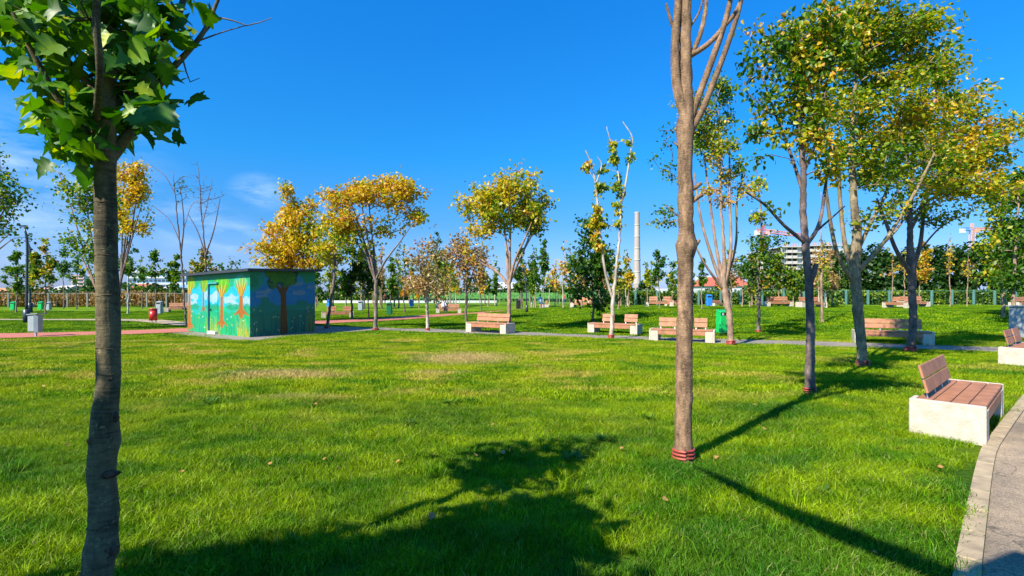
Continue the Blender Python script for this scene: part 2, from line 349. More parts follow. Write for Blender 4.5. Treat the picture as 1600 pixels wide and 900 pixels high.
PATHS = []
def smoothline(pts, step=.5, soft=1.6):
    P = np.array(pts, float); d = np.r_[0, np.cumsum(np.linalg.norm(np.diff(P, axis=0), axis=1))]
    n = max(2, int(d[-1] / step)); s = np.linspace(0, d[-1], n + 1)
    Q = np.stack([np.interp(s, d, P[:, k]) for k in range(2)], -1)
    k = max(1, int((.45 if step < .3 else 1.6) / step)) if len(pts) > 2 else 0
    for _ in range(2 * k):
        Q[1:-1] = (Q[:-2] + 2 * Q[1:-1] + Q[2:]) / 4
    return Q
def strip(name, pts, w0, w1, m, dz=.012, step=.5, cols=5, **k):
    """strip of ground between offsets w0 and w1 (left positive) of a line"""
    Q = smoothline(pts, step); T = np.gradient(Q, axis=0); T /= np.linalg.norm(T, axis=1)[:, None]; Nn = np.stack([-T[:, 1], T[:, 0]], -1)
    V = []
    for o in np.linspace(w0, w1, cols):
        p = Q + Nn * o; V.append(np.c_[p, hz(p[:, 0], p[:, 1]) + dz])
    V = np.stack(V, 1).reshape(-1, 3); n = len(Q); i, j = np.meshgrid(np.arange(n - 1), np.arange(cols - 1), indexing='ij'); q = (i * cols + j).ravel()
    PATHS.append((Q, w0, w1))
    Fc = np.stack([q, q + cols, q + cols + 1, q + 1], -1)
    return link(name, fastmesh(name, V, Fc, m), kind='structure', **k)
mid_pts = [gp(a, b)[:2] for a, b in ((470, 511.5), (590, 514), (700, 517.5), (800, 521), (900, 525.5), (1000, 529), (1142, 534), (1300, 538), (1400, 541), (1560, 547))] + [(18, 13.6), (24, 12)]
strip('path', mid_pts, -.9, .9, PATHM)
red_pts = [(-40, 16.5), (-26, 18.6), (-19.7, 19.6), (-17, 20.8), (-14.5, 22.6), (-12.5, 26), (-10.6, 29.5), (-7.5, 33), (-3.2, 42.0), (2.2, 49.5), (8, 54), (20, 57), (40, 59), (80, 60)]
strip('cycle_track', red_pts, -1.35, 1.35, REDP, .045)
strip('path', [(-60, 33), (-30, 32.5), (-22, 31), (-16.5, 26.5)], -.7, .7, KERB, .05)
kerb_line = [(.4, .6), (2.50, 2.92), (4.24, 4.70), (4.98, 5.44), (6.2, 6.50), (8.37, 8.37), (10.2, 9.75), (12.3, 11.0), (15.2, 12.2), (19, 13)]
KQ = smoothline(kerb_line, .25)
strip('path', kerb_line, -3.6, -.125, ASPH, .012, step=.25, cols=8)
kerb_root = empty('kerb', (0, 0, 0), kind='structure')
def kerb_stones():
    T = np.gradient(KQ, axis=0); T /= np.linalg.norm(T, axis=1)[:, None]; Nn = np.stack([-T[:, 1], T[:, 0]], -1)
    d = np.r_[0, np.cumsum(np.linalg.norm(np.diff(KQ, axis=0), axis=1))]
    L0 = .5; k = int(d[-1] / L0)
    for i in range(k):
        s0, s1 = i * L0 + .004, (i + 1) * L0 - .004
        P = []
        for s in (s0, s1):
            c = np.array([np.interp(s, d, KQ[:, 0]), np.interp(s, d, KQ[:, 1])]); nn = np.array([np.interp(s, d, Nn[:, 0]), np.interp(s, d, Nn[:, 1])])
            P += [c - nn * .122, c + nn * .0]
        z = .028 + random.uniform(-.003, .003); b = .006
        poly = [P[0], P[2], P[3], P[1]]; c = sum(poly) / 4
        lo = [(p[0], p[1], -.1) for p in poly]; md = [(p[0], p[1], z - b) for p in poly]
        tp = []
        for p in poly:
            v = c - p; v = v / np.linalg.norm(v); tp.append((p[0] + v[0] * b, p[1] + v[1] * b, z))
        V = lo + md + tp; Fc = [(8, 9, 10, 11)]
        for r in (0, 4):
            Fc += [(r + a, r + (a + 1) % 4, r + 4 + (a + 1) % 4, r + 4 + a) for a in range(4)]
        link('kerb_stone', mesh('kerb_stone', V, Fc, KERB), kerb_root)
kerb_stones()

# ------------------------------------------------------------------ pump house with mural
def vnoise(u, v, s, seed=0):
    r = np.random.default_rng(seed).random((64, 64)); x, y = u * s, v * s
    xi, yi = np.floor(x).astype(int), np.floor(y).astype(int); fx, fy = x - xi, y - yi; fx = fx * fx * (3 - 2 * fx); fy = fy * fy * (3 - 2 * fy)
    g = lambda a, b: r[a % 64, b % 64]
    return (g(xi, yi) * (1 - fx) + g(xi + 1, yi) * fx) * (1 - fy) + (g(xi, yi + 1) * (1 - fx) + g(xi + 1, yi + 1) * fx) * fy
def fbm(u, v, s, seed=0): return .55 * vnoise(u, v, s, seed) + .3 * vnoise(u, v, s * 2.1, seed + 1) + .15 * vnoise(u, v, s * 4.3, seed + 2)
def lay(C, m, col, a=1.0):
    m = np.clip(m, 0, 1)[..., None] * a; return C * (1 - m) + np.array(col) * m
def seg(u, v, x0, y0, x1, y1, w0, w1, asp):
    """mask of a tapered stroke"""
    du, dv = (x1 - x0) * asp, y1 - y0; t = np.clip(((u - x0) * asp * du + (v - y0) * dv) / (du * du + dv * dv), 0, 1)
    d = np.hypot((u - x0) * asp - t * du, v - y0 - t * dv); return np.clip((w0 + (w1 - w0) * t - d) / .006 + .5, 0, 1)
def blob(u, v, x, y, rx, ry, n, k=.35): return np.clip((1 - np.hypot((u - x) / rx, (v - y) / ry) + (n - .5) * k * 2) / .08, 0, 1)
def meadow(C, u, v, rs, base, lit, dark, top, asp):
    n = fbm(u * asp, v, 7, 5); g = v < top
    C = lay(C, (v < top).astype(float), base); C = lay(C, (v < top) * (n > .52), lit, .5); C = lay(C, (v < .33 + .1 * n), dark, .35)
    rg = np.random.default_rng(rs)
    for i in range(90):
        x = rg.random(); h = rg.uniform(.12, .34); b = rg.uniform(-.03, .03); y0 = rg.uniform(-.02, .1)
        C = lay(C, seg(u, v, x, y0, x + b, y0 + h, .008, .001, asp), dark if i % 3 else lit, .8)
    for i in range(26):
        x, y = rg.random(), rg.uniform(.06, .45); C = lay(C, blob(u, v, x, y, .008, .011, .5 + 0 * u), (.75, .65, .15) if i % 2 else (.7, .75, .7))
    return C
def clouds(C, u, v, lst, col, asp):
    n = fbm(u * asp, v, 9, 3)
    for x, y, rx, ry in lst: C = lay(C, blob(u, v, x, y, rx, ry, n, .7), col, .75)
    return C
def paint_left(u, v):
    asp = 2.25; C = np.zeros(u.shape + (3,)) + np.array((.10, .52, .62)); n = fbm(u * asp, v, 6, 8)
    C = lay(C, (v > .86), (.03, .42, .30)); C = lay(C, v < .72, (.12, .58, .80), .6)
    C = clouds(C, u, v, [(.13, .62, .07, .07), (.12, .53, .06, .05), (.33, .66, .05, .08), (.47, .60, .08, .07), (.5, .66, .05, .06), (.72, .60, .09, .07), (.74, .52, .08, .05), (.97, .55, .05, .09)], (.50, .62, .66), asp)
    C = meadow(C, u, v, 3, (.04, .50, .33), (.10, .62, .22), (.05, .30, .05), .47, asp)
    C = lay(C, blob(u, v, .17, .42, .09, .10, n), (.03, .50, .48), .7); C = lay(C, blob(u, v, .70, .49, .05, .05, n), (.03, .40, .30), .7)
    for x, y, rx, ry in ((.12, .46, .10, .05), (.42, .45, .10, .06), (.75, .46, .10, .05), (.95, .44, .06, .08)): C = lay(C, blob(u, v, x, y, rx, ry, n, .6), (.03, .34, .16), .8)
    for x in (.15, .45, .72, .97): C = lay(C, blob(u, v, x, .88, .08, .10, n, .5), (.05, .40, .14), .75)
    def tree(x, y0, y1, w, cx, cy, rx, ry, crown, brown, fan):
        nonlocal C; w *= 1.4; brown = (brown[0] * 1.25, brown[1] * 1.15, brown[2])
        C = lay(C, blob(u, v, cx, cy, rx, ry, n, .3), crown); C = lay(C, blob(u, v, cx + .02, cy + .02, rx * .6, ry * .6, n, .6), (.22, .55, .06), .6)
        C = lay(C, seg(u, v, x, y0, x, y1, w, w * .62, asp), brown)
        for s in (-1, 1): C = lay(C, seg(u, v, x, y0 + .06, x + s * w * 1.5, y0 - .03, w * .6, .003, asp), brown)
        for k in range(fan):
            t = (k - (fan - 1) / 2) / max(1, fan - 1)
            C = lay(C, seg(u, v, x + t * w * .6, y1 - .02, x + t * rx * 1.9, cy + ry * .7 * (1 - abs(t) * .7), w * .30, .004, asp), (.62, .55, .12) if k % 2 else brown)
    tree(.035, .10, .72, .045, .05, .88, .08, .12, (.30, .50, .03), (.38, .15, .05), 5)
    tree(.285, .40, .74, .025, .29, .84, .07, .12, (.12, .40, .05), (.28, .15, .10), 4)
    tree(.585, .18, .66, .045, .60, .82, .12, .16, (.10, .52, .10), (.36, .15, .05), 7)
    tree(.875, .36, .68, .055, .87, .82, .10, .14, (.10, .60, .45), (.36, .14, .04), 9)
    rg = np.random.default_rng(11)
    for i in range(70):
        x = rg.choice([rg.uniform(.34, .56), rg.uniform(.82, .99)]); C = lay(C, seg(u, v, x, 0, x + rg.uniform(-.05, .05), rg.uniform(.12, .34), .01, .002, asp), (.55, .48, .06) if i % 3 else (.35, .30, .04), .75)
    return C
def paint_right(u, v):
    asp = 1.35; C = np.zeros(u.shape + (3,)) + np.array((.03, .30, .62)); n = fbm(u * asp, v, 7, 18)
    C = lay(C, v > .80, (.04, .42, .60), .6)
    C = clouds(C, u, v, [(.20, .68, .10, .03), (.16, .62, .08, .03), (.70, .80, .12, .03), (.72, .66, .10, .04), (.93, .74, .06, .03), (.27, .72, .06, .02)], (.30, .42, .50), asp)
    C = lay(C, blob(u, v, .02, .86, .16, .16, n, .3), (.03, .40, .28)); C = lay(C, blob(u, v, 0, .84, .10, .10, n, .6), (.05, .30, .14), .8)
    C = lay(C, blob(u, v, .92, .97, .22, .17, n, .3), (.04, .38, .20))
    C = meadow(C, u, v, 6, (.015, .30, .20), (.03, .38, .20), (.02, .13, .08), .47, asp)
    for x, y, rx, ry in ((.20, .51, .06, .10), (.22, .47, .14, .05), (.77, .49, .12, .04)): C = lay(C, blob(u, v, x, y, rx, ry, n, .5), (.03, .28, .20))
    for k in range(5): C = lay(C, seg(u, v, .66 + k * .045, .38, .70 + k * .045, .45 - abs(k - 2) * .02, .012, .004, asp), (.10, .42, .28), .9)
    C = lay(C, seg(u, v, .485, 0, .475, .55, .085, .055, asp), (.20, .085, .03)); C = lay(C, seg(u, v, .475, .5, .475, .82, .055, .06, asp), (.20, .085, .03))
    C = lay(C, seg(u, v, .475, .62, .36, .80, .045, .02, asp), (.20, .085, .03)); C = lay(C, seg(u, v, .475, .66, .58, .84, .045, .02, asp), (.20, .085, .03))
    cr = np.maximum.reduce([blob(u, v, .48, .96, .25, .19, n, .3), blob(u, v, .30, .82, .07, .09, n), blob(u, v, .62, .87, .08, .08, n)])
    C = lay(C, cr, (.012, .09, .05)); C = lay(C, np.maximum(blob(u, v, .47, .94, .21, .13, n, .5), 0) * (cr > 0), (.06, .24, .04), .9); C = lay(C, cr * (n > .58), (.14, .34, .05), .5)
    rg = np.random.default_rng(4)
    for i in range(24):
        x = rg.uniform(.85, 1); C = lay(C, seg(u, v, x, .02, x + rg.uniform(-.03, .03), rg.uniform(.2, .42), .008, .002, asp), (.30, .30, .05), .6)
    return C
def painted_mat(name):
    m = bpy.data.materials.new(name); m.use_nodes = True; t = m.node_tree; n = t.nodes; l = t.links; p = n['Principled BSDF']; p.inputs['Roughness'].default_value = .6
    at = n.new('ShaderNodeAttribute'); at.attribute_name = 'paint'
    g = n.new('ShaderNodeNewGeometry'); z = n.new('ShaderNodeTexNoise'); z.inputs['Scale'].default_value = 9; z.inputs['Detail'].default_value = 7; l.new(g.outputs['Position'], z.inputs['Vector'])
    mr = n.new('ShaderNodeMapRange'); mr.inputs['To Min'].default_value = .40; mr.inputs['To Max'].default_value = .84; l.new(z.outputs['Fac'], mr.inputs['Value'])
    h = n.new('ShaderNodeHueSaturation'); l.new(at.outputs['Color'], h.inputs['Color']); h.inputs['Saturation'].default_value = 1.18; l.new(mr.outputs[0], h.inputs['Value']); l.new(h.outputs[0], p.inputs['Base Color'])
    b = n.new('ShaderNodeBump'); b.inputs['Strength'].default_value = .3; b.inputs['Distance'].default_value = .004; l.new(z.outputs['Fac'], b.inputs['Height']); l.new(b.outputs['Normal'], p.inputs['Normal'])
    return m
PAINT = painted_mat('mural_paint')
def painted_wall(name, parent, A, B, zA, zB, fn, u0=0, u1=1, v0=0, v1=1, nu=260, nv=130, off=(0, 0, 0)):
    """a wall panel from A to B (2d), tops zA, zB, finely divided so the mural is in its paint"""
    U, Vv = np.meshgrid(np.linspace(u0, u1, nu), np.linspace(v0, v1, nv)); A, B = np.array(A), np.array(B)
    top = zA + (zB - zA) * U; P = np.stack([A[0] + (B[0] - A[0]) * U + off[0], A[1] + (B[1] - A[1]) * U + off[1], Vv * top], -1).reshape(-1, 3)
    i, j = np.meshgrid(np.arange(nv - 1), np.arange(nu - 1), indexing='ij'); q = (i * nu + j).ravel()
    me = fastmesh(name, P, np.stack([q, q + 1, q + nu + 1, q + nu], -1), PAINT)
    C = fn(U, Vv).reshape(-1, 3); at = me.color_attributes.new('paint', 'FLOAT_COLOR', 'POINT'); at.data.foreach_set('color', np.c_[C, np.ones(len(C))].astype(np.float32).ravel())
    return link(name, me, parent)
bA = np.array([-9.75, 19.05]); bB = np.array([-14.1, 22.25]); bC = np.array([-8.6, 22.35]); bD = bB + bC - bA
zA, zB, zC = 2.48, 2.40, 2.62; zD = zB + zC - zA
hut = empty('pump_house', (bA[0], bA[1], 0), label='small flat-roofed utility hut painted all over with a mural of trees, meadow and sky', cat='building')
hut.location = (0, 0, 0)
painted_wall('wall', hut, bB, bA, zB, zA, paint_left)['label'] = 'sunlit wall with painted trees and blue sky'
painted_wall('wall', hut, bA, bC, zA, zC, paint_right, nu=180)['label'] = 'shaded wall with one big painted tree'
TEALW = mat('teal_wall_paint', (.03, .32, .24), .7, .15, 3)
MB().add([(*bC, 0), (*bD, 0), (*bD, zD), (*bC, zC)], [(0, 1, 2, 3)]).build('wall', TEALW, hut)
MB().add([(*bD, 0), (*bB, 0), (*bB, zB), (*bD, zD)], [(0, 1, 2, 3)]).build('wall', TEALW, hut)
def roof():
    c = (bA + bB + bC + bD) / 4; P = []
    uA = (bB - bA) / np.linalg.norm(bB - bA); uC = (bC - bA) / np.linalg.norm(bC - bA); o = .26
    for p, s1, s2, z in ((bA, -1, -1, zA), (bC, -1, 1, zC), (bD, 1, 1, zD), (bB, 1, -1, zB)):
        q = p + uA * s1 * o + uC * s2 * o; P.append((q[0], q[1], z))
    V = [(x, y, z + .002) for x, y, z in P] + [(x, y, z + .10) for x, y, z in P]
    MB().add(V, [(3, 2, 1, 0), (4, 5, 6, 7), (0, 1, 5, 4), (1, 2, 6, 5), (2, 3, 7, 6), (3, 0, 4, 7)]).build('roof', DKGREY, hut)
roof()
# door in the sunlit wall
uw = (bA - bB) / np.linalg.norm(bA - bB); nw = np.array([uw[1], -uw[0]])
if nw[1] > 0: nw = -nw
Lw = np.linalg.norm(bA - bB); ang = math.atan2(uw[1], uw[0])
def wp(s, z, o): q = bB + uw * s + nw * o; return (q[0], q[1], z)
d0, d1 = .395 * Lw, .53 * Lw
dr = painted_wall('door', hut, bB, bA, zB, zA, paint_left, u0=.398, u1=.527, v0=.07, v1=.82, nu=50, nv=110, off=(nw[0] * .012, nw[1] * .012))
for s, w_ in ((d0 - .01, .045),):
    MB().box(wp(s, 1.02, .04), (w_, .07, 2.04), ang).build('door_frame', mat('blue_reveal_shadow', (.02, .16, .24), .5, .1, 4), hut)  # dark blue strip stands for the reveal's shadow at the door's left edge
MB().box(wp((d0 + d1) / 2, 2.08, .045), (d1 - d0 + .06, .06, .06), ang).build('door_frame', mat('teal_frame', (.03, .30, .30), .5, .1, 4), hut)
MB().box(wp((d0 + d1) / 2, .07, .06), (d1 - d0 - .04, .12, .14), ang).build('door_step', WHITE, hut)
MB().box(wp(d0 + .10, 1.02, .05), (.12, .06, .03), ang).build('door_handle', BLACKM, dr)
apron = [gp(*p)[:2] for p in ((255, 519), (300, 525.5), (345, 531), (395, 533.5), (440, 529), (500, 522.5), (575, 517.5), (600, 514.5), (560, 512.5))] + [np.array(q) for q in ((-8.2, 24.5), (-13, 25.0), (-15.6, 23.8))]
MB().prism([tuple(p) for p in apron], -.1, .03).build('apron', SLAB, None, kind='structure')

# ------------------------------------------------------------------ grass
def in_poly(x, y, poly):
    c = np.zeros(len(x), bool); P = np.array(poly)
    for i in range(len(P)):
        x0, y0 = P[i - 1]; x1, y1 = P[i]
        k = ((y0 > y) != (y1 > y)) & (x < (x1 - x0) * (y - y0) / (y1 - y0 + 1e-12) + x0); c ^= k
    return c
def offpath(x, y, m):
    ok = ~in_poly(x, y, apron)
    for Q, w0, w1 in PATHS:
        T = np.gradient(Q, axis=0); T /= np.linalg.norm(T, axis=1)[:, None]
        d2 = np.full(len(x), 1e9); s = np.zeros(len(x))
        for i in range(len(Q)):
            dx, dy = x - Q[i, 0], y - Q[i, 1]; dd = dx * dx + dy * dy; b = dd < d2
            d2[b] = dd[b]; s[b] = (-T[i, 1] * dx + T[i, 0] * dy)[b]
        near = np.sqrt(d2) < max(abs(w0), abs(w1)) + m + .3
        hi = .0 if w1 < 0 else w1          # kerb zone counts as path
        ok &= ~(near & (s > w0 - m) & (s < hi + m))
    return ok
def patch(name, rad, nb, h, wd, seed, lean=.5, tv=1.0):
    g = np.random.default_rng(seed); r = rad * np.sqrt(g.random(nb)) * g.uniform(.6, 1.15, nb); a = g.random(nb) * 6.283
    bx, by = r * np.cos(a), r * np.sin(a); hh = h * g.uniform(.45, 1.25, nb); wv = wd * g.uniform(.6, 1.3, nb); o = g.random(nb) * 6.283
    ld = g.random(nb) * 6.283; ll = hh * lean * g.uniform(.2, 1.4, nb); sx, sy = np.cos(o) * wv / 2, np.sin(o) * wv / 2; lx, ly = np.cos(ld) * ll, np.sin(ld) * ll
    z0 = np.zeros(nb) - .01
    V = np.stack([np.c_[bx - sx, by - sy, z0], np.c_[bx + sx, by + sy, z0], np.c_[bx + sx * .8 + lx * .35, by + sy * .8 + ly * .35, hh * .6],
                  np.c_[bx - sx * .8 + lx * .35, by - sy * .8 + ly * .35, hh * .6], np.c_[bx + lx, by + ly, hh * .95]], 1).reshape(-1, 3)
    b = np.arange(nb)[:, None] * 5; Fc = np.concatenate([b + np.array([0, 1, 2]), b + np.array([0, 2, 3]), b + np.array([3, 2, 4])])
    return bpy.data.objects.new(name, fastmesh(name, V, Fc, BLADE, False, np.repeat(.5 + (g.random(nb) - .5) * tv, 5)))
def scatter(name, P, rz, sc, srcs, seed=0, **k):
    me = bpy.data.meshes.new(name); me.vertices.add(len(P)); me.vertices.foreach_set('co', np.ascontiguousarray(P, np.float32).ravel())
    a = me.attributes.new('rot', 'FLOAT_VECTOR', 'POINT'); a.data.foreach_set('vector', np.c_[np.zeros((len(P), 2)), rz].astype(np.float32).ravel())
    a = me.attributes.new('scl', 'FLOAT', 'POINT'); a.data.foreach_set('value', sc.astype(np.float32)); me.update()
    c = bpy.data.collections.new(name + '_sources')
    for s in srcs: c.objects.link(s)
    g = bpy.data.node_groups.new(name, 'GeometryNodeTree'); g.interface.new_socket('Geometry', in_out='INPUT', socket_type='NodeSocketGeometry'); g.interface.new_socket('Geometry', in_out='OUTPUT', socket_type='NodeSocketGeometry')
    n = g.nodes; l = g.links; gi = n.new('NodeGroupInput'); go = n.new('NodeGroupOutput'); ip = n.new('GeometryNodeInstanceOnPoints'); ci = n.new('GeometryNodeCollectionInfo')
    ci.inputs['Collection'].default_value = c; ci.inputs['Separate Children'].default_value = True; ci.inputs['Reset Children'].default_value = True
    ra = n.new('GeometryNodeInputNamedAttribute'); ra.data_type = 'FLOAT_VECTOR'; ra.inputs['Name'].default_value = 'rot'
    sa = n.new('GeometryNodeInputNamedAttribute'); sa.data_type = 'FLOAT'; sa.inputs['Name'].default_value = 'scl'
    l.new(gi.outputs[0], ip.inputs['Points']); l.new(ci.outputs[0], ip.inputs['Instance']); ip.inputs['Pick Instance'].default_value = True
    l.new(ra.outputs['Attribute'], ip.inputs['Rotation']); l.new(sa.outputs['Attribute'], ip.inputs['Scale']); l.new(ip.outputs[0], go.inputs[0])
    o = link(name, me, None, **k); md = o.modifiers.new('scatter', 'NODES'); md.node_group = g; return o
def field(n, y0, y1, seed, margin, side=1.15):
    g = np.random.default_rng(seed); y = np.sqrt(g.uniform(y0 * y0, y1 * y1, n)); x = g.uniform(-1, 1, n) * (y * side + 1.5)
    k = offpath(x, y, margin); x, y = x[k], y[k]
    return np.c_[x, y, hz(x, y)], g.random(len(x)) * 6.283, g.uniform(.7, 1.25, len(x)), g
def clump(P, g, s, f): 
    n = vnoise(P[:, 0] + 50, P[:, 1] + 50, f, 77); return s * (.62 + .75 * n)
P, rz, s, g = field(4300, 1.6, 8, 1, .12)
scatter('grass', P, rz, clump(P, g, s, .9), [patch('grass_tuft', .20, 380, .062, .0042, 10 + i, 1.0) for i in range(5)], label='lush green mown grass covering the near lawn', cat='grass', kind='stuff')
P, rz, s, g = field(9500, 8, 20, 2, .12)
scatter('grass', P, rz, clump(P, g, s, .6), [patch('grass_tuft', .34, 300, .06, .010, 20 + i, .9, .85) for i in range(4)], label='mown grass with dry yellow patches in the middle of the lawn', cat='grass', kind='stuff')
P, rz, s, g = field(6500, 19, 48, 3, .25)
scatter('grass', P, rz, s, [patch('grass_tuft', .9, 500, .05, .028, 30 + i, 1.1, .45) for i in range(3)], label='short green grass beyond the grey path and on the low mound', cat='grass', kind='stuff')

P, rz, s, g = field(1500, 1.8, 11, 5, .22)
k = vnoise(P[:, 0] + 50, P[:, 1] + 50, .8, 12) > .50; P, rz, s = P[k], rz[k], s[k]
scatter('grass', P, rz, s * .9, [patch('grass_tuft', .10, 70, .115, .0055, 50 + i, .9, .7) for i in range(4)], label='scattered taller tufts of coarse grass in the near lawn', cat='grass', kind='stuff')
# ------------------------------------------------------------------ trees
LT = np.array([(0, 0, 0), (.33, .34, .10), (.24, .68, .02), (0, 1, -.20), (-.24, .68, .02), (-.33, .34, .10), (0, .42, -.08)])
LTF = np.array([(0, 1, 6), (1, 2, 6), (2, 3, 6), (3, 4, 6), (4, 5, 6), (5, 0, 6)])
LS = np.array([(0, 0, 0), (.36, .45, .08), (0, 1, -.08), (-.36, .45, .08)]); LSF = np.array([(0, 1, 2), (0, 2, 3)])
def lobed(k, rg):
    """five-lobed plane leaf, folded along its midrib, curled at the tips"""
    pts = [(0, 0), (.16, -.05), (.40, .02), (.52, .10), (.40, .22), (.62, .34), (.58, .42), (.40, .44), (.30, .50), (.26, .72), (.14, .78), (0, 1.0)]
    pts = [(x * rg.uniform(.9, 1.12), y * rg.uniform(.93, 1.06)) for x, y in pts]; pts[0] = (0, 0); pts[-1] = (0, 1.0)
    full = pts + [(-x * rg.uniform(.88, 1.1), y) for x, y in reversed(pts[1:-1])]
    f = rg.uniform(.10, .60); cu = rg.uniform(-.15, .50); V = [(x, y, abs(x) * f - cu * y * y - .25 * x * x + rg.uniform(-.015, .015)) for x, y in full]
    mid = [(0, .2, -.02 - cu * .04), (0, .45, -.03 - cu * .2), (0, .7, -.02 - cu * .5)]; V += mid; n = len(full); m = [n, n + 1, n + 2]
    def nm(i):
        y = full[i][1]; return m[0] if y < .3 else (m[1] if y < .6 else m[2])
    Fc = []
    for i in range(n):
        j = (i + 1) % n; a, b = nm(i), nm(j); Fc.append((i, j, b))
        if a != b: Fc.append((i, b, a))
    return np.array(V), np.array(Fc)
def leafcloud(P, size, tint, rg, wind=(0, 0, 0), droop=.4, flat=.6, T=(LS, LSF)):
    n = len(P); A = rg.normal(size=(n, 3)) * .8 + np.array(wind) + np.array([0, 0, -droop]); A /= np.linalg.norm(A, axis=1)[:, None] + 1e-9
    Nn = rg.normal(size=(n, 3)) + np.array([0, 0, flat * 2]); Nn -= A * (A * Nn).sum(1)[:, None]; Nn /= np.linalg.norm(Nn, axis=1)[:, None] + 1e-9
    S = np.cross(A, Nn); t, tf = T
    V = P[:, None, :] + size[:, None, None] * (t[None, :, 0, None] * S[:, None, :] + t[None, :, 1, None] * A[:, None, :] + t[None, :, 2, None] * Nn[:, None, :])
    k = len(t); Fc = (np.arange(n)[:, None, None] * k + tf[None]).reshape(-1, 3)
    return V.reshape(-1, 3), Fc, np.repeat(tint, k)
def catmull(P, R_, step):
    P = np.array(P, float); R_ = np.array(R_, float); Q = []; q = []
    Pe = np.vstack([2 * P[0] - P[1], P, 2 * P[-1] - P[-2]])
    for i in range(len(P) - 1):
        n = max(1, int(np.linalg.norm(P[i + 1] - P[i]) / step))
        for k in range(n):
            t = k / n; a, b, c, d = Pe[i:i + 4]
            Q.append(.5 * ((2 * b) + (c - a) * t + (2 * a - 5 * b + 4 * c - d) * t * t + (3 * b - a - 3 * c + d) * t ** 3)); q.append(R_[i] * (1 - t) + R_[i + 1] * t)
    Q.append(P[-1]); q.append(R_[-1]); return np.array(Q), np.array(q)
def tree(label, px, yb, trunk, blobs, wpx, tips=60, nl=18, leaf=None, sigma=None, tint=(.3, .12), tgrad=.0, barkm=None, limbs=(), wind=(0, 0, 0), red=False,
         T=None, seed=None, d=None, cat='tree', group=None, rtip=None, crown_mat=None, split=False, dy=0, plw=.22, droop=.4, name='tree', knots=(), sides=None, shell=.45, bend=.5, extra=None, thin=.80, clump=5):
    """trunk: list of (px, y, width px) from base up; blobs: (px, y, rx, ry[, weight, tint]) crown clumps, both on the photograph, built at the tree's own distance"""
    base = gp(px, yb) if d is None else np.array([(px - 800) / F * d, d, float(hz((px - 800) / F * d, d))])
    d = base[1]; s = d / F; rg = np.random.default_rng(seed if seed is not None else abs(hash_(label)) % 99991)
    root = empty(name, tuple(base), label=label, cat=cat, group=group)
    barkm = barkm or BK_GREY; rtip = rtip or max(.004, .0011 * d * .55)
    tp = [W(a, b, d) for a, b, *_ in trunk]; tp[0] = base + np.array([0, 0, -.03]); cf = thin / math.sqrt(1 + (base[0] / d) ** 2); tr = [q[2] * s / 2 * cf for q in trunk]
    step = max(.06, .006 * d)
    Q, q = catmull(tp, tr, step)
    if len(Q) > 3:
        Q[1:-1, 0] += rg.normal(size=len(Q) - 2) * .004 * d * .15; Q[1:-1, 1] += np.cumsum(rg.normal(size=len(Q) - 2)) * step * .03
    flare = 1 + .30 * np.exp(-(Q[:, 2] - base[2]) / (tr[0] * 1.6)); q = q * flare
    for (kx, ky, kr, kh) in knots:   # swellings of the trunk
        z = W(kx, ky, d)[2]; q = q * (1 + kr * np.exp(-((Q[:, 2] - z) / (kh * s)) ** 2))
    nodes = list(Q); rad = list(q); limb = [0] * len(Q); plen = [0.0] * len(Q); ntr = len(Q)
    dirs = list(np.gradient(Q, axis=0) / (np.linalg.norm(np.gradient(Q, axis=0), axis=1)[:, None] + 1e-9))
    chains = []; lid = [0]
    # hand-placed limbs: list of [(px, y, width, depth offset), ...]
    for lb in limbs:
        P = [W(a, b, d + (c[1] if len(c) > 1 else 0)) for a, b, *c in lb]; r = [c[0] * s / 2 for a, b, *c in lb]
        j = int(np.argmin([np.linalg.norm(P[0] - nodes[i]) for i in range(len(nodes))]))
        A, ar = catmull([nodes[j]] + P[1:], r, step); lid[0] += 1; me_ = lid[0] if limb[j] == 0 else limb[j]; ids = [j]
        dd = np.gradient(A, axis=0); dd /= np.linalg.norm(dd, axis=1)[:, None] + 1e-9
        for k in range(1, len(A)):
            nodes.append(A[k]); rad.append(ar[k]); limb.append(me_); dirs.append(dd[k]); plen.append(plen[j] + k * step); ids.append(len(nodes) - 1)
        chains.append((ids, True, ar[0]))
    nman = len(nodes)
    # attractors
    fork_z = min([W(0, b, d)[2] for a, b, *_ in trunk[1:2]]) if len(trunk) > 2 else Q[-1, 2] * .5
    fz = W(0, extra if extra else trunk[-1][1] + (trunk[0][1] - trunk[-1][1]) * .35, d)[2]
    att = []; atint = []
    if blobs and tips:
        wts = np.array([(b[4] if len(b) > 4 and b[4] else 1) * b[2] * b[3] for b in blobs], float); wts /= wts.sum(); cnt = np.maximum(1, np.round(wts * tips)).astype(int)
        for b, n in zip(blobs, cnt):
            c = W(b[0], b[1], d + dy); u = rg.normal(size=(n, 3)); u /= np.linalg.norm(u, axis=1)[:, None]; u *= (rg.random(n) ** shell)[:, None]
            if clump > 1 and n > 6:
                m_ = max(3, n // clump); kk = rg.integers(m_, size=n); u = u[:m_][kk] * 1.0 + rg.normal(size=(n, 3)) * .17
            p = c + u * np.array([b[2] * s, b[2] * s * .9, b[3] * s]); att.append(p); atint.append(np.full(n, b[5] if len(b) > 5 else 0))
        att = np.vstack(att); atint = np.concatenate(atint); att[:, 2] = np.maximum(att[:, 2], base[2] + .4)
        forkp = np.array([nodes[i] for i in range(len(nodes)) if nodes[i][2] <= fz + 1e9][0])
        start = next((i for i in range(ntr) if nodes[i][2] > fz), ntr - 1)
        o = np.argsort(np.linalg.norm(att - nodes[start], axis=1) * rg.uniform(.8, 1.25, len(att))); att = att[o]; atint = atint[o]
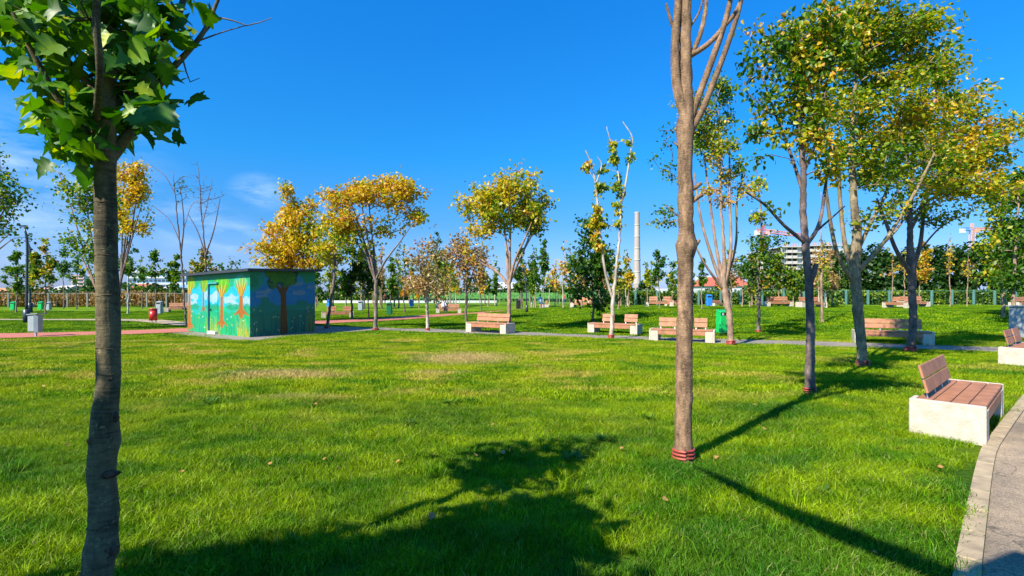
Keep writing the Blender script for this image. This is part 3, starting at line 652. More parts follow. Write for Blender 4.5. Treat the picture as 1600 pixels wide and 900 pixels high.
        cap = len(nodes) + len(att) * 12; PP = np.zeros((cap, 3)); PL = np.zeros(cap); n0 = len(nodes); PP[:n0] = nodes; PL[:n0] = plen
        tipn = []
        for p in att:
            c = PP[start:n0]; v = p - c; dist = np.linalg.norm(v, axis=1) + 1e-6
            cost = dist * (1 + 1.1 * np.clip(-v[:, 2] / dist + .15, 0, 2)) + plw * PL[start:n0]
            j = start + int(np.argmin(cost)); v = p - PP[j]; dl = np.linalg.norm(v)
            if dl < 1e-3: continue
            n = int(np.clip(dl / (step * 1.6), 1, 9)); dj = dirs[j]; ctrl = PP[j] + dl * bend * (np.array(dj) * .55 + v / dl * .45 + np.array([0, 0, .12]))
            me_ = limb[j]
            if me_ == 0: lid[0] += 1; me_ = lid[0]
            ids = [j]; prev = PP[j]
            for k in range(1, n + 1):
                t = k / n; w_ = (1 - t) ** 2 * PP[j] + 2 * t * (1 - t) * ctrl + t * t * p
                if k < n: w_ = w_ + rg.normal(size=3) * dl * .018
                PP[n0] = w_; PL[n0] = PL[j] + dl * t; nodes.append(w_); rad.append(0); limb.append(me_); plen.append(PL[n0])
                dd = w_ - prev; dirs.append(dd / (np.linalg.norm(dd) + 1e-9)); prev = w_; ids.append(n0); n0 += 1
            chains.append((ids, False, 0)); tipn.append(n0 - 1)
    else: tipn = []
    nn = len(nodes); cntr = np.zeros(nn); par = np.full(nn, -1)
    for ids, man, _ in chains:
        for a, b in zip(ids[:-1], ids[1:]): par[b] = a
    for i in tipn: cntr[i] += 1
    for i in range(nn - 1, ntr - 1, -1):
        if par[i] >= 0: cntr[par[i]] += cntr[i]
    fr = rad[min(ntr - 1, int(ntr * .6))]; ee = max(1.75, math.log(max(3, len(tipn))) / max(.3, math.log(max(1.6, fr * .9 / rtip))))
    for i in range(nman, nn): rad[i] = rtip * max(1, cntr[i]) ** (1 / ee)
    # meshes
    nb = sides or (14 if d < 12 else (8 if d < 30 else 6))
    tv, tf = tube(Q, q, nb)
    if d < 13:   # unevenness of the trunk
        ang = np.tile(np.arange(nb), len(Q)); c = np.repeat(Q, nb, 0); off = tv - c; nzv = rg.normal(size=(len(Q) // 3 + 3, nb))
        rows = np.repeat(np.arange(len(Q)) / 3, nb); i0 = rows.astype(int); f = rows - i0; k = nzv[i0, ang] * (1 - f) + nzv[i0 + 1, ang] * f
        tv = c + off * (1 + .035 * k)[:, None]
    tv = tv - base; tf = [tuple(f) for f in tf] + [tuple((len(Q) - 1) * nb + k for k in range(nb))]
    trunk_o = link('trunk', mesh('trunk', tv, tf, barkm, True), root)
    groups = {}
    for ids, man, r0 in chains:
        P = np.array([nodes[i] for i in ids]) - base; r = np.array([rad[i] for i in ids]); r[0] = r[1] if not man else r0
        if not man and ids[0] < ntr: r = np.minimum(r, rad[ids[0]] * .8)
        if len(P) < 2: continue
        sd = 8 if r.max() * F / d > 4 else (5 if r.max() * F / d > 1 else (4 if d < 20 else 3))
        v, f = tube(P, r, sd); groups.setdefault(limb[ids[-1]] if split else 0, []).append((v, f, r.max()))
    for k, lst in sorted(groups.items()):
        b = 0; VV = []; FF = []
        for v, f, _ in lst: VV.append(v); FF.append(f + b); b += len(v)
        o = link('limb' if split else 'branches', fastmesh('limb', np.vstack(VV), np.vstack(FF), barkm, True), root)
        if not split: o['kind'] = 'stuff'
    # crown
    if nl and tipn:
        sg = (sigma or .12) ; lf = (leaf or max(.075, d * .0042)) * 1.22
        C = np.array([nodes[i] for i in tipn]); par1 = np.array([nodes[par[i]] if par[i] >= 0 else nodes[i] for i in tipn])
        idx = np.repeat(np.arange(len(C)), rg.poisson(nl * 1.12, len(C)) if nl > 3 else np.full(len(C), nl)); t = rg.random(len(idx))[:, None] * .9
        P = C[idx] * (1 - t) + par1[idx] * t + rg.normal(size=(len(idx), 3)) * sg * np.array([1, 1, .75]) + np.array(wind) * sg * 3.2 * (rg.random((len(idx), 1)) - .2)
        hgt = (P[:, 2] - P[:, 2].min()) / max(.1, np.ptp(P[:, 2])); ct = rg.normal(size=len(C)) * tint[1] * .8
        tt = np.clip(tint[0] + atint[idx] + ct[idx] + tgrad * (hgt - .5) + rg.normal(size=len(P)) * tint[1] * .6, 0, 1)
        sz = lf * rg.uniform(.6, 1.3, len(P))
        v, f, tn = leafcloud(P - base, sz, tt, rg, wind, droop, T=T or ((LT, LTF) if d < 12 else (LS, LSF)))
        link('crown', fastmesh('crown', v, f, crown_mat or LEAF, False, tn), root, kind='stuff')
    if red:
        r = q[0] / flare[0] * 1.25; n = 3 if d < 20 else 2; P = []
        for k in range(n * 18 + 1):
            a_ = k / 18 * 6.283; P.append((math.cos(a_) * r * (1.04 - .015 * k / 18), math.sin(a_) * r * 1.03, .03 + k / 18 * (.035 if d < 9 else .045)))
        MB().tube(P, .012 if d < 9 else .022, 6).build('red_tube', RED, root, True)
    return root, base, nodes, tipn, rad, limb, par
def hash_(s):
    h = 7
    for c in s: h = (h * 31 + ord(c)) & 0x7fffffff
    return h

exec_trees = True
ROW = 'young trees along the right side path'
# ---- foreground plane tree at the left edge
D0 = 2.6
rt, base0, nodes0, tips0, rad0, *_ = tree('nearest tree at the left edge with dark mottled trunk and large lobed green leaves', 158, 967,
    [(158, 967, 62), (150, 900, 58), (157, 860, 60), (160, 800, 53), (158, 740, 54), (163, 690, 55), (163, 660, 50), (170, 600, 46), (171, 520, 45), (169, 400, 43), (168, 300, 42), (169, 240, 44), (172, 180, 36), (174, 90, 30), (174, 0, 26), (172, -120, 22), (176, -300, 14)],
    [(95, 110, 95, 95, 1.2), (215, 60, 80, 70, .9), (60, 10, 90, 70, .9), (235, 150, 55, 50, .5), (150, -70, 170, 70, .6), (160, -190, 80, 60, .15)],
    50, tips=150, nl=0, barkm=BK_PLANE, split=True, seed=5, d=D0, sides=24, thin=.88, rtip=.0022, extra=270,
    limbs=[[(170, 240, 20), (130, 205, 15, -.05), (95, 160, 10, -.12), (55, 90, 7, -.2), (20, 20, 5, -.25)], [(172, 250, 20), (205, 205, 14, .05), (250, 130, 11, .1), (285, 90, 9, .12), (318, 50, 7, .15), (345, -10, 5, .2)],
           [(172, 190, 16), (200, 140, 14, .1), (245, 80, 12, .15), (280, 20, 10, .15), (300, -60, 8, .2)], [(157, 220, 11), (156, 110, 9, -.35), (150, 30, 9, -.4), (158, -60, 8, -.45)],
           [(318, 50, 4), (345, 28, 3, .2), (385, 40, 2, .2), (425, 28, 1.2, .25)], [(318, 50, 3), (355, 48, 2, .25), (400, 36, 1.2, .3)], [(285, 90, 3), (297, 128, 2, .15), (312, 122, 1, .15)]],
    knots=[(158, 690, .10, 14), (160, 800, .08, 10), (155, 858, .14, 12), (165, 655, .10, 12)])
BK_SCAR = bark('bark_scar', (.20, .12, .075), (.04, .026, .018), None, 2.2, 1.0)
def knot(root, base, px, py, d, rx, rz_, seed, m=None, tr=.07):
    g = np.random.default_rng(seed); c = W(px, py, d); v_ = np.array([0, 0, EYE]) - c; v_[2] = 0; v_ /= np.linalg.norm(v_); V = []; nu, nv = 16, 9; s = d / F; side = np.array([-v_[1], v_[0], 0])
    for j in range(nv):
        b_ = -math.pi / 2 + math.pi * j / (nv - 1)
        for i in range(nu):
            a_ = 6.2832 * i / nu; k = 1 + .22 * math.sin(3 * a_ + seed) * math.cos(b_) + g.normal() * .10; ring = 1 - .35 * math.exp(-((math.hypot(math.cos(a_) * math.cos(b_), math.sin(b_) * .9)) / .4) ** 2)
            V.append(c + v_ * (tr * .93 + math.sin(a_) * math.cos(b_) * .013 * k * ring) + side * math.cos(a_) * math.cos(b_) * rx * s * k + np.array([0, 0, 1]) * math.sin(b_) * rz_ * s * k - base)
    Fc = [(j * nu + i, j * nu + (i + 1) % nu, (j + 1) * nu + (i + 1) % nu, (j + 1) * nu + i) for j in range(nv - 1) for i in range(nu)]
    link('bark_knot', mesh('bark_knot', V, Fc, m or BK_SCAR, True), root)
for q in ((160, 683, 20, 14), (172, 738, 15, 6), (166, 858, 18, 11), (158, 776, 6, 4), (164, 567, 5, 4), (180, 650, 6, 8), (172, 590, 5, 4), (166, 700, 14, 6)): knot(rt, base0, q[0], q[1], D0, q[2] * .8, q[3] * .9, q[1], tr=.044)
for y_ in (322, 400, 455, 533, 585, 640, 815):   # thin growth rings round the stem
    zz = W(0, y_, D0)[2]; j = int(np.argmin([abs(q[2] - zz) for q in nodes0[:90]])); c_ = np.array(nodes0[j]) - base0; rr_ = rad0[j] * 1.01
    MB().tube([(c_[0] + math.cos(t) * rr_, c_[1] + math.sin(t) * rr_, c_[2] + .004 * math.sin(2 * t + y_)) for t in np.linspace(0, 6.2832, 26)], .0024, 5).build('bark_ring', BK_PLANE, rt, True)
rg = np.random.default_rng(21)
LV = []
for v_ in range(5):
    vv, ff = lobed(v_, rg)
    for t_ in (.15, .4, .62, .85): LV.append(fastmesh('leaf', vv, ff, PLANE, False, np.r_[np.full(len(vv) - 3, t_) + rg.uniform(-.12, .12, len(vv) - 3), np.full(3, t_ + .22)].clip(0, 1)))
cand = []
Cn = np.array([nodes0[i] for i in tips0])
BLB = [(60, 45, 60, 50), (95, 110, 55, 50), (90, 185, 45, 30), (150, 30, 90, 50), (215, 90, 50, 45), (120, 165, 40, 35), (240, 25, 45, 40), (20, 20, 40, 30), (220, 165, 40, 22), (110, 225, 32, 14), (270, 40, 30, 40)]
def crown_point():
    if rg.random() < .35: return Cn[rg.integers(len(Cn))] + rg.normal(size=3) * np.array([.10, .13, .09])
    q = BLB[rg.integers(len(BLB))]; return W(q[0] + rg.normal() * q[2] * .6, q[1] + rg.normal() * q[3] * .6, D0 + rg.normal() * .17)
while len(cand) < 640:
    c = crown_point(); zpx = HZ - (c[2] - EYE) * F / c[1]; xpx = 800 + c[0] / c[1] * F
    if zpx > -70 and xpx > -60 and c[1] > 1.5 and (zpx < 265) and xpx < 330 and not (xpx > 250 and zpx < 90 and rg.random() < .6): cand.append(c)
for c in [W(140, 262, D0 - .1), W(160, 205, D0 - .12), W(120, 240, D0), W(205, 205, D0 + .1), W(232, 195, D0 + .1), W(135, 305, D0 - .1), W(150, 235, D0 + .1), W(100, 215, D0), W(296, 155, D0 + .1), W(250, 205, D0 + .1)]: cand[rg.integers(100)] = c
rg.shuffle(cand)
for c in cand[:300]:
    bright = (c[0] < base0[0] - .02) and rg.random() < .55; t_ = rg.choice(4, p=[.02, .12, .40, .46] if bright else [.24, .38, .26, .12])  # leaves left of the stem tinted paler: sunlit side put into leaf colour
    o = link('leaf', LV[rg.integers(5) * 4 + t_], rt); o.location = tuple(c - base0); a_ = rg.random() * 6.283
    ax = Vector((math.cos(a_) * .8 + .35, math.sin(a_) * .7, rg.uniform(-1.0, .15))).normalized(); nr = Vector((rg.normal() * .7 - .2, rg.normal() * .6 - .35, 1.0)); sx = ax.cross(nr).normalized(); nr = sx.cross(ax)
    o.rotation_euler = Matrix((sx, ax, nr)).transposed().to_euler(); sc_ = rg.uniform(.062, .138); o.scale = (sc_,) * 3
P = np.array(cand[300:]); vv, ff = lobed(12, rg); v, f, tn = leafcloud(P - base0, rg.uniform(.07, .13, len(P)), rg.uniform(0, .7, len(P)), rg, (.2, 0, 0), .5, T=(vv, ff))
link('crown', fastmesh('crown', v, f, PLANE, False, tn), rt, kind='stuff')
idx = rg.integers(len(Cn), size=380); P = Cn[idx] + rg.normal(size=(380, 3)) * .10; P = P[(HZ - (P[:, 2] - EYE) * F / P[:, 1]) < -60]
vv, ff = lobed(9, rg); v, f, tn = leafcloud(P - base0, rg.uniform(.08, .15, len(P)), rg.uniform(0, .6, len(P)), rg, (.2, 0, 0), .4, T=(vv, ff))
link('crown', fastmesh('crown', v, f, PLANE, False, tn), rt, kind='stuff')

# ---- centre-right bare trunk
tree('tall bare brown trunk with a burl, nearest tree on the right lawn', 1068, 722,
    [(1068, 722, 33), (1068, 660, 33), (1069, 600, 33), (1070, 500, 32), (1071, 430, 31), (1072, 405, 32), (1073, 382, 37), (1073, 362, 30), (1072, 300, 29), (1071, 250, 29), (1071, 200, 33), (1073, 170, 28), (1072, 90, 24), (1072, 0, 22), (1074, -120, 18), (1080, -300, 10)],
    [(1075, -230, 140, 130), (1150, -120, 80, 60, .5), (1000, -120, 60, 60, .5)], 33, tips=130, nl=22, sigma=.12, leaf=.09, tint=(.35, .14), barkm=BK_MAIN, split=True, red=True, extra=-60, seed=3, sides=24,
    limbs=[[(1064, 178, 20), (1057, 130, 15), (1055, 60, 13), (1060, 0, 12), (1056, -90, 9)], [(1078, 205, 13), (1092, 150, 10), (1112, 95, 10), (1128, 50, 9), (1142, -5, 8), (1150, -90, 6)], [(1079, 215, 12), (1098, 170, 10), (1120, 115, 9), (1142, 55, 8), (1158, 0, 7), (1172, -90, 5)],
           [(1082, 95, 10), (1105, 70, 8), (1128, 45, 7), (1155, 8, 6), (1170, -60, 4)], [(1078, 85, 8), (1092, 60, 8), (1102, 20, 7), (1108, -50, 5)], [(1057, 50, 7), (1048, 32, 5), (1041, 6, 4)], [(1080, 50, 4), (1092, 20, 3), (1100, -10, 3)],
           [(1074, 388, 14), (1086, 382, 10), (1093, 375, 5)], [(1076, 300, 9), (1088, 292, 7), (1096, 286, 5)], [(1076, 316, 9), (1088, 310, 7), (1098, 304, 5)], [(1068, 235, 6), (1060, 228, 4), (1052, 222, 2)], [(1060, 120, 8), (1053, 108, 5)]],
    knots=[(1073, 385, .22, 12), (1072, 312, .10, 12), (1071, 205, .10, 20)])

# ---- right group
WND = (.9, 0, .15)
tree('slim dark-stemmed tree with sparse crown, its foot in the long diagonal trunk shadow', 1265, 618,
    [(1265, 618, 20), (1266, 520, 18), (1264, 440, 17), (1258, 380, 16), (1255, 330, 14), (1254, 260, 12), (1250, 180, 9), (1248, 100, 7), (1250, 50, 4)],
    [(1195, 110, 34, 50, .9, -.08), (1185, 200, 40, 55, .35, -.05), (1165, 90, 16, 20, .6, -.08), (1180, 250, 20, 12, .5, -.05), (1250, 90, 60, 75, 1.1, .08), (1278, 170, 50, 90, .8, .15), (1235, 50, 65, 30, .9, .1), (1300, 70, 50, 60, .8), (1180, 330, 35, 20, .12), (1225, 190, 60, 60, .45, .03), (1290, 260, 35, 50, .6, .1)],
    20, tips=290, nl=15, sigma=.11, leaf=.076, clump=3, tint=(.39, .16), barkm=BK_DARK, limbs=[[(1258, 380, 7), (1225, 352, 5, -.2), (1195, 320, 4, -.3), (1165, 300, 2.5, -.4)], [(1255, 300, 6), (1235, 240, 5, .2), (1205, 160, 3.5, .3), (1180, 90, 2, .3)],
    [(1266, 385, 7), (1280, 350, 6), (1290, 290, 5, .3), (1300, 200, 3, .4)], [(1256, 270, 5), (1275, 220, 4), (1290, 140, 3)], [(1275, 365, 4), (1300, 340, 3, .4), (1320, 322, 2, .5)], [(1262, 445, 9), (1272, 425, 9), (1275, 412, 7)]], split=True, red=True, seed=12, sides=16, wind=(.3, 0, 0), group=ROW, extra=380, shell=.6)
tree('thick mossy-barked tree with a full green and yellow crown, right of the dark-stemmed one', 1348, 575,
    [(1348, 575, 20), (1344, 520, 21), (1338, 460, 22), (1336, 430, 25), (1337, 400, 24), (1340, 360, 19), (1335, 320, 16), (1332, 250, 12), (1335, 160, 9), (1345, 60, 6), (1350, 10, 3)],
    [(1320, 60, 60, 60, 1.1, .05), (1375, 60, 60, 60, 1.1, .0), (1430, 90, 50, 60, .9, .02), (1340, 160, 70, 60, 1, .05), (1420, 180, 70, 60, 1, .1), (1330, 250, 55, 60, .8, .0), (1400, 270, 70, 50, 1, -.02), (1360, 330, 60, 30, .4, -.03), (1470, 110, 25, 30, .4), (1355, 15, 75, 28, 1), (1440, 40, 30, 25, .5, .0), (1390, 120, 80, 60, .8, .03), (1480, 75, 16, 10, .2)],
    20, tips=600, nl=22, sigma=.12, leaf=.078, clump=3, tint=(.43, .14), barkm=BK_MOSS, wind=WND, split=True, red=True, seed=13, group=ROW, sides=16, extra=420,
    limbs=[[(1337, 450, 7), (1310, 400, 6, -.2), (1298, 350, 6, -.2), (1290, 290, 4, -.3)], [(1338, 440, 8), (1320, 380, 7, .2), (1312, 300, 6, .3), (1310, 200, 4, .3)], [(1342, 430, 8), (1372, 390, 6, -.3), (1400, 350, 5, -.4), (1430, 300, 5, -.5), (1460, 240, 3, -.6)], [(1343, 400, 7), (1360, 350, 6, .2), (1385, 300, 5, .3), (1410, 220, 3, .3)], [(1375, 390, 4), (1400, 360, 4, .2), (1420, 330, 3, .3)]])
tree('purple-brown trunked tree with wind-swept yellow-green crown behind the mossy tree', 1423, 550,
    [(1423, 550, 18), (1426, 500, 17), (1425, 450, 17), (1424, 415, 19), (1422, 370, 13), (1423, 300, 10), (1430, 220, 8), (1440, 140, 5), (1450, 90, 3)],
    [(1470, 180, 50, 50, .9, .1), (1510, 230, 45, 40, .9, .1), (1450, 280, 60, 40, .8, .04), (1500, 290, 45, 35, .7, .1), (1400, 240, 50, 50, .6), (1460, 130, 35, 40, .6, .05), (1545, 215, 42, 22, .8, .02), (1555, 300, 32, 30, .5, .05), (1470, 335, 50, 25, .3, -.1), (1530, 175, 25, 12, .3, 0), (1400, 330, 45, 25, .3, -.05), (1575, 190, 30, 9, .35, .05), (1560, 250, 25, 14, .4, .05), (1500, 245, 60, 50, .8, .08)],
    18, tips=480, nl=22, sigma=.15, leaf=.088, clump=3, tint=(.49, .12), barkm=BK_DARK, wind=WND, split=True, red=True, seed=14, group=ROW, sides=16, extra=430,
    limbs=[[(1422, 430, 8), (1400, 390, 6, -.2), (1385, 350, 5, -.2), (1370, 310, 3)], [(1426, 425, 8), (1438, 380, 6, .2), (1445, 320, 5, .3), (1460, 250, 3, .3)], [(1425, 360, 5), (1440, 325, 4, -.2), (1455, 290, 3)], [(1421, 350, 4), (1408, 320, 3), (1400, 280, 2)], [(1440, 390, 3), (1470, 355, 2.5, .2), (1520, 328, 1.5, .3)]])
tree('many-stemmed tree with pale pinkish stems beside the green bin', 1142, 540,
    [(1142, 540, 13), (1140, 500, 12), (1134, 465, 14), (1130, 440, 15), (1132, 400, 7), (1128, 330, 5), (1125, 250, 4), (1122, 180, 2)],
    [(1115, 200, 50, 55, 1.2, .05), (1055, 230, 40, 45, .45, -.05), (1110, 150, 35, 30, .8), (1040, 320, 45, 30, .25, -.08), (1120, 285, 45, 30, .6, .22), (1165, 290, 35, 25, .3, .2), (1075, 170, 25, 30, .5, .1), (1150, 240, 25, 35, .5, .0)],
    13, tips=250, nl=17, sigma=.13, leaf=.09, tint=(.42, .14), barkm=BK_TAN, red=True, seed=15, sides=10, extra=440,
    limbs=[[(1131, 455, 7), (1112, 400, 5), (1095, 340, 4), (1085, 270, 3)], [(1132, 450, 7), (1120, 390, 5, .2), (1110, 320, 4, .3), (1100, 240, 2.5, .3)], [(1135, 450, 7), (1142, 390, 5), (1140, 310, 4), (1140, 230, 2.5)], [(1134, 450, 6), (1150, 380, 4, .3), (1152, 310, 3, .3), (1165, 270, 2, .3)], [(1130, 455, 5), (1100, 410, 3.5, -.3), (1070, 350, 2.5, -.4), (1040, 320, 1.5, -.5)]])
tree('slender tree with green and yellow tufts standing past the path right of the green bin', 1185, 520,
    [(1185, 520, 8), (1186, 470, 6.5), (1184, 420, 5.5), (1190, 360, 4), (1186, 300, 2.5), (1180, 250, 1.5)], [(1185, 385, 32, 28, 1, .0), (1190, 420, 35, 25, .9, -.08), (1187, 340, 20, 25, .5, .15), (1182, 290, 14, 40, .35, .25), (1180, 450, 25, 14, .4, -.1)],
    8, tips=90, nl=14, sigma=.16, leaf=.13, tint=(.33, .14), barkm=BK_GREY, red=True, extra=470)
tree('nearly leafless young tree with tan trunk alone on the mound', 1285, 505, [(1285, 505, 7), (1283, 450, 5.5), (1284, 400, 4), (1283, 340, 2), (1283, 300, 1)], [(1283, 400, 16, 50, 1)], 7, tips=60, nl=2, leaf=.12, sigma=.1, tint=(.65, .1), barkm=BK_TAN, rtip=.009, extra=460)
tree('leafy green tree at the right edge, left of a pair beyond the path', 1567, 497, [(1567, 497, 9), (1568, 450, 8), (1566, 400, 6), (1564, 320, 4), (1562, 250, 2)],
    [(1560, 300, 26, 55, .7, -.03), (1558, 380, 34, 35, 1.1, .05), (1545, 430, 30, 22, .9, .05), (1580, 410, 30, 30, .8, -.05), (1572, 340, 26, 26, .8, .1)], 9, tips=150, nl=17, sigma=.22, leaf=.16, tint=(.43, .14), barkm=BK_TAN, extra=450, seed=44)
tree('leafy darker green tree at the right edge, beside the grey cabinet', 1583, 512, [(1583, 512, 10), (1584, 460, 9), (1586, 400, 7), (1590, 330, 4), (1592, 260, 2)],
    [(1595, 290, 25, 45, .8, -.05), (1598, 390, 32, 45, 1, -.1), (1585, 440, 30, 22, .9, -.12)], 10, tips=130, nl=17, sigma=.2, leaf=.15, tint=(.38, .14), barkm=BK_TAN, extra=460, seed=45)

# ---- two-stemmed pale tree
tree('pale two-stemmed tree with drooping yellow-green tufts beside the two-backed bench', 955, 530,
    [(955, 530, 8.5), (957, 490, 7.5), (958, 468, 8), (962, 430, 5.5), (968, 370, 4.5), (970, 320, 4), (966, 270, 3), (956, 225, 2.2), (948, 198, 1.3)],
    [(931, 290, 9, 22, .8, .02), (930, 340, 10, 35, 1.3, .08), (931, 372, 9, 22, 1.2, .15), (918, 250, 6, 16, .8, .12), (940, 262, 9, 14, .4, -.1), (968, 290, 8, 22, 1.0, .0), (964, 338, 6, 22, .9, .06), (958, 225, 8, 26, 1.0, .03), (985, 235, 6, 20, .5, -.04)],
    8, tips=120, nl=16, sigma=.07, leaf=.11, tint=(.48, .12), tgrad=-.05, droop=1.2, barkm=BK_PALE, red=True, seed=51, extra=440, bend=.3, rtip=.006,
    limbs=[[(958, 470, 5), (948, 435, 4.5), (941, 395, 4), (936, 350, 3.5), (932, 300, 3), (926, 262, 2.5), (915, 235, 1.8)], [(929, 290, 2.5), (940, 258, 2), (933, 245, 1.2)], [(970, 320, 3.5), (978, 285, 3), (985, 240, 2.5), (988, 215, 2), (973, 190, 1.2)]])

# ---- trees of the middle distance
def vase(label, px, yb, wpx, fy, blobs, n, tips, nl, **k):
    """short trunk that divides at fy into n rising stems reaching into the crown"""
    top = min(b[1] - b[3] for b in blobs); cx = sum(b[0] for b in blobs) / len(blobs); rg = np.random.default_rng(hash_(label) % 9999); d_ = gp(px, yb)[1]
    ln = k.pop('lean', 0); kx = px + ln * .5
    tr = [(px, yb, wpx), (px + ln * .3, (yb + fy) / 2, wpx * .88), (kx, fy, wpx * .85), ((kx + cx) / 2, (fy * .6 + top * .4), wpx * .42), (cx, fy * .25 + top * .75, wpx * .22), (cx, top + 4, wpx * .1)]
    lim = []
    for i in range(n - 1):
        b = blobs[int(rg.integers(len(blobs)))]; tx = b[0] + rg.uniform(-.6, .6) * b[2]; ty = b[1] + rg.uniform(-.3, .6) * b[3]; w_ = wpx * rg.uniform(.38, .55)
        dd = rg.uniform(-1, 1) * abs(blobs[0][2]) * d_ / F * .8; q = rg.uniform(.25, .4)
        lim.append([(kx, fy + rg.uniform(0, 8), w_), (kx + (tx - kx) * q, fy + (ty - fy) * .35, w_ * .85, dd * .4), (kx + (tx - kx) * .7, fy + (ty - fy) * .72, w_ * .6, dd * .8), (tx, ty, w_ * .25, dd)])
    return tree(label, px, yb, tr, blobs, wpx, tips=tips, nl=nl, limbs=lim, extra=fy + 6, **k)
YEL = 'yellow autumn trees behind the hut'
vase('broad orange-yellow tree with forked grey trunk at the right of the mural hut', 587, 517, 8.5, 436,
    [(585, 296, 52, 28, 1.3, .03), (536, 342, 30, 40, .9, -.02), (552, 300, 36, 26, .9, .05), (630, 312, 30, 34, .9, .03), (590, 345, 42, 20, .35, -.02), (648, 350, 14, 28, .45, -.03), (548, 395, 32, 24, .5, -.12), (518, 330, 14, 18, .5, .03)],
    6, 330, 20, sigma=.19, leaf=.125, tint=(.655, .10), barkm=BK_GREY, red=True)
vase('large golden-yellow tree standing directly behind the hut', 456, 503, 9, 430,
    [(460, 330, 30, 38, 1, 0), (445, 375, 42, 28, 1.2, .02), (425, 405, 32, 16, .8, .03), (485, 380, 22, 38, 1, -.03), (470, 410, 38, 16, .8), (395, 388, 12, 5, .15, .1), (490, 350, 12, 25, .4, -.15)],
    5, 320, 22, sigma=.21, leaf=.155, tint=(.66, .07), barkm=BK_DARK)
vase('leaning tree with thin yellow-green crown at the right corner of the hut', 510, 514, 6.5, 420,
    [(520, 350, 18, 25, .8, -.04), (505, 385, 22, 22, .9, .05), (545, 370, 15, 28, .7, -.08), (525, 400, 24, 14, .5, .03)], 5, 100, 14, sigma=.18, leaf=.12, tint=(.56, .10), barkm=BK_GREY, red=True, lean=26)
vase('round yellow-green tree whose tan trunk stands at the end of the full-backed bench', 795, 520, 9, 440,
    [(795, 302, 46, 34, 1.2, .04), (752, 332, 36, 36, 1, .02), (832, 328, 28, 30, 1, -.04), (795, 345, 50, 24, .6, -.04), (740, 365, 14, 18, .3, .08), (838, 348, 18, 16, .5, -.08), (790, 280, 18, 12, .5, .0), (735, 395, 10, 20, .2, .1)],
    7, 360, 20, sigma=.18, leaf=.125, tint=(.57, .11), barkm=BK_TAN, red=True)
vase('small birch-like tree with white trunk and thin pinkish brown leaves', 668, 517, 6.5, 470,
    [(668, 420, 30, 40, 1, .0), (650, 445, 24, 22, .8, .05), (688, 440, 24, 26, .8, .0), (675, 385, 18, 20, .5, -.12), (660, 390, 14, 22, .4, .1)], 4, 190, 9, sigma=.2, leaf=.11, tint=(.55, .25), barkm=BK_PALE, red=True, lean=-2, crown_mat=PINKLEAF)
vase('slim tree with dark stem and russet brown crown behind the full-backed bench', 728, 503, 5, 455,
    [(725, 385, 24, 30, 1, .0), (735, 425, 26, 26, 1, -.1), (712, 400, 16, 24, .7, .12), (752, 400, 12, 30, .5, -.12)], 4, 150, 12, sigma=.26, leaf=.14, tint=(.7, .3), barkm=BK_DARK, crown_mat=PINKLEAF)
vase('dark green oval tree behind the two-backed bench', 927, 506, 4.5, 470,
    [(925, 420, 34, 44, 1.2), (920, 365, 22, 34, .7), (935, 460, 30, 22, .6), (905, 430, 14, 40, .4)], 3, 210, 13, sigma=.24, leaf=.17, tint=(.17, .10), barkm=BK_DARK)
vase('tall narrow tree with thin green leaves seen left of the big trunk', 152, 512, 7, 450,
    [(135, 320, 26, 50, 1, .0), (150, 285, 26, 30, .7, .05), (120, 370, 16, 40, .6, -.03), (150, 390, 22, 40, .6, -.06), (92, 270, 14, 14, .12), (160, 350, 16, 60, .5)], 6, 150, 13, sigma=.25, leaf=.15, tint=(.40, .13), barkm=BK_TAN)
vase('bright yellow columnar tree peeping out right of the big left trunk', 182, 503, 6, 440,
    [(212, 265, 20, 26, 1, .05), (210, 310, 24, 34, 1.2, .03), (200, 355, 20, 26, .9, .0), (232, 335, 12, 12, .2, -.15), (185, 300, 20, 50, .8)], 5, 210, 17, sigma=.2, leaf=.14, tint=(.64, .07), barkm=BK_DARK, lean=14)
vase('green leafy tree cut by the left picture edge', -62, 522, 8, 440,
    [(-10, 270, 45, 40, 1), (15, 300, 22, 30, .8), (-30, 320, 50, 50, 1), (20, 365, 22, 14, .25)], 5, 140, 13, sigma=.22, leaf=.12, tint=(.34, .13), barkm=BK_GREY)
def bare(label, px, yb, wpx, pts, limbs, blobs, tips, nl=0, **k):
    return tree(label, px, yb, [(px, yb, wpx)] + pts, blobs, wpx, tips=tips, nl=nl, limbs=limbs, barkm=BK_DARK, bend=.35, **k)
bare('bare dark tree with long crossing side branches left of the hut roof', 292, 512, 5, [(288, 470, 4), (283, 400, 3.5), (277, 340, 2.6), (273, 300, 2), (270, 268, 1)],
    [[(283, 392, 2.5), (287, 350, 2), (284, 310, 1.2), (281, 295, .8)], [(283, 385, 2), (266, 345, 1.3), (240, 322, .9)], [(273, 300, 1.6), (258, 275, 1.2), (236, 258, .7)], [(284, 360, 1.5), (300, 320, 1), (318, 312, .6)], [(272, 290, 1.2), (285, 276, .8), (300, 278, .5)]],
    [(280, 300, 22, 36)], 26, 1, leaf=.1, sigma=.1, rtip=.010, tint=(.2, .1), extra=380)
bare('bare feathery tree rising behind the hut roof', 324, 505, 5, [(323, 440, 4.5), (320, 390, 3.5), (315, 340, 2.6), (312, 290, 1.8), (308, 252, .8)],
    [[(322, 400, 2.5), (334, 360, 1.8), (344, 310, .9)], [(320, 395, 2.2), (308, 360, 1.5), (294, 335, .8)], [(316, 350, 1.8), (326, 310, 1.2), (332, 280, .7)]],
    [(318, 300, 26, 42)], 95, 0, rtip=.009, extra=395)
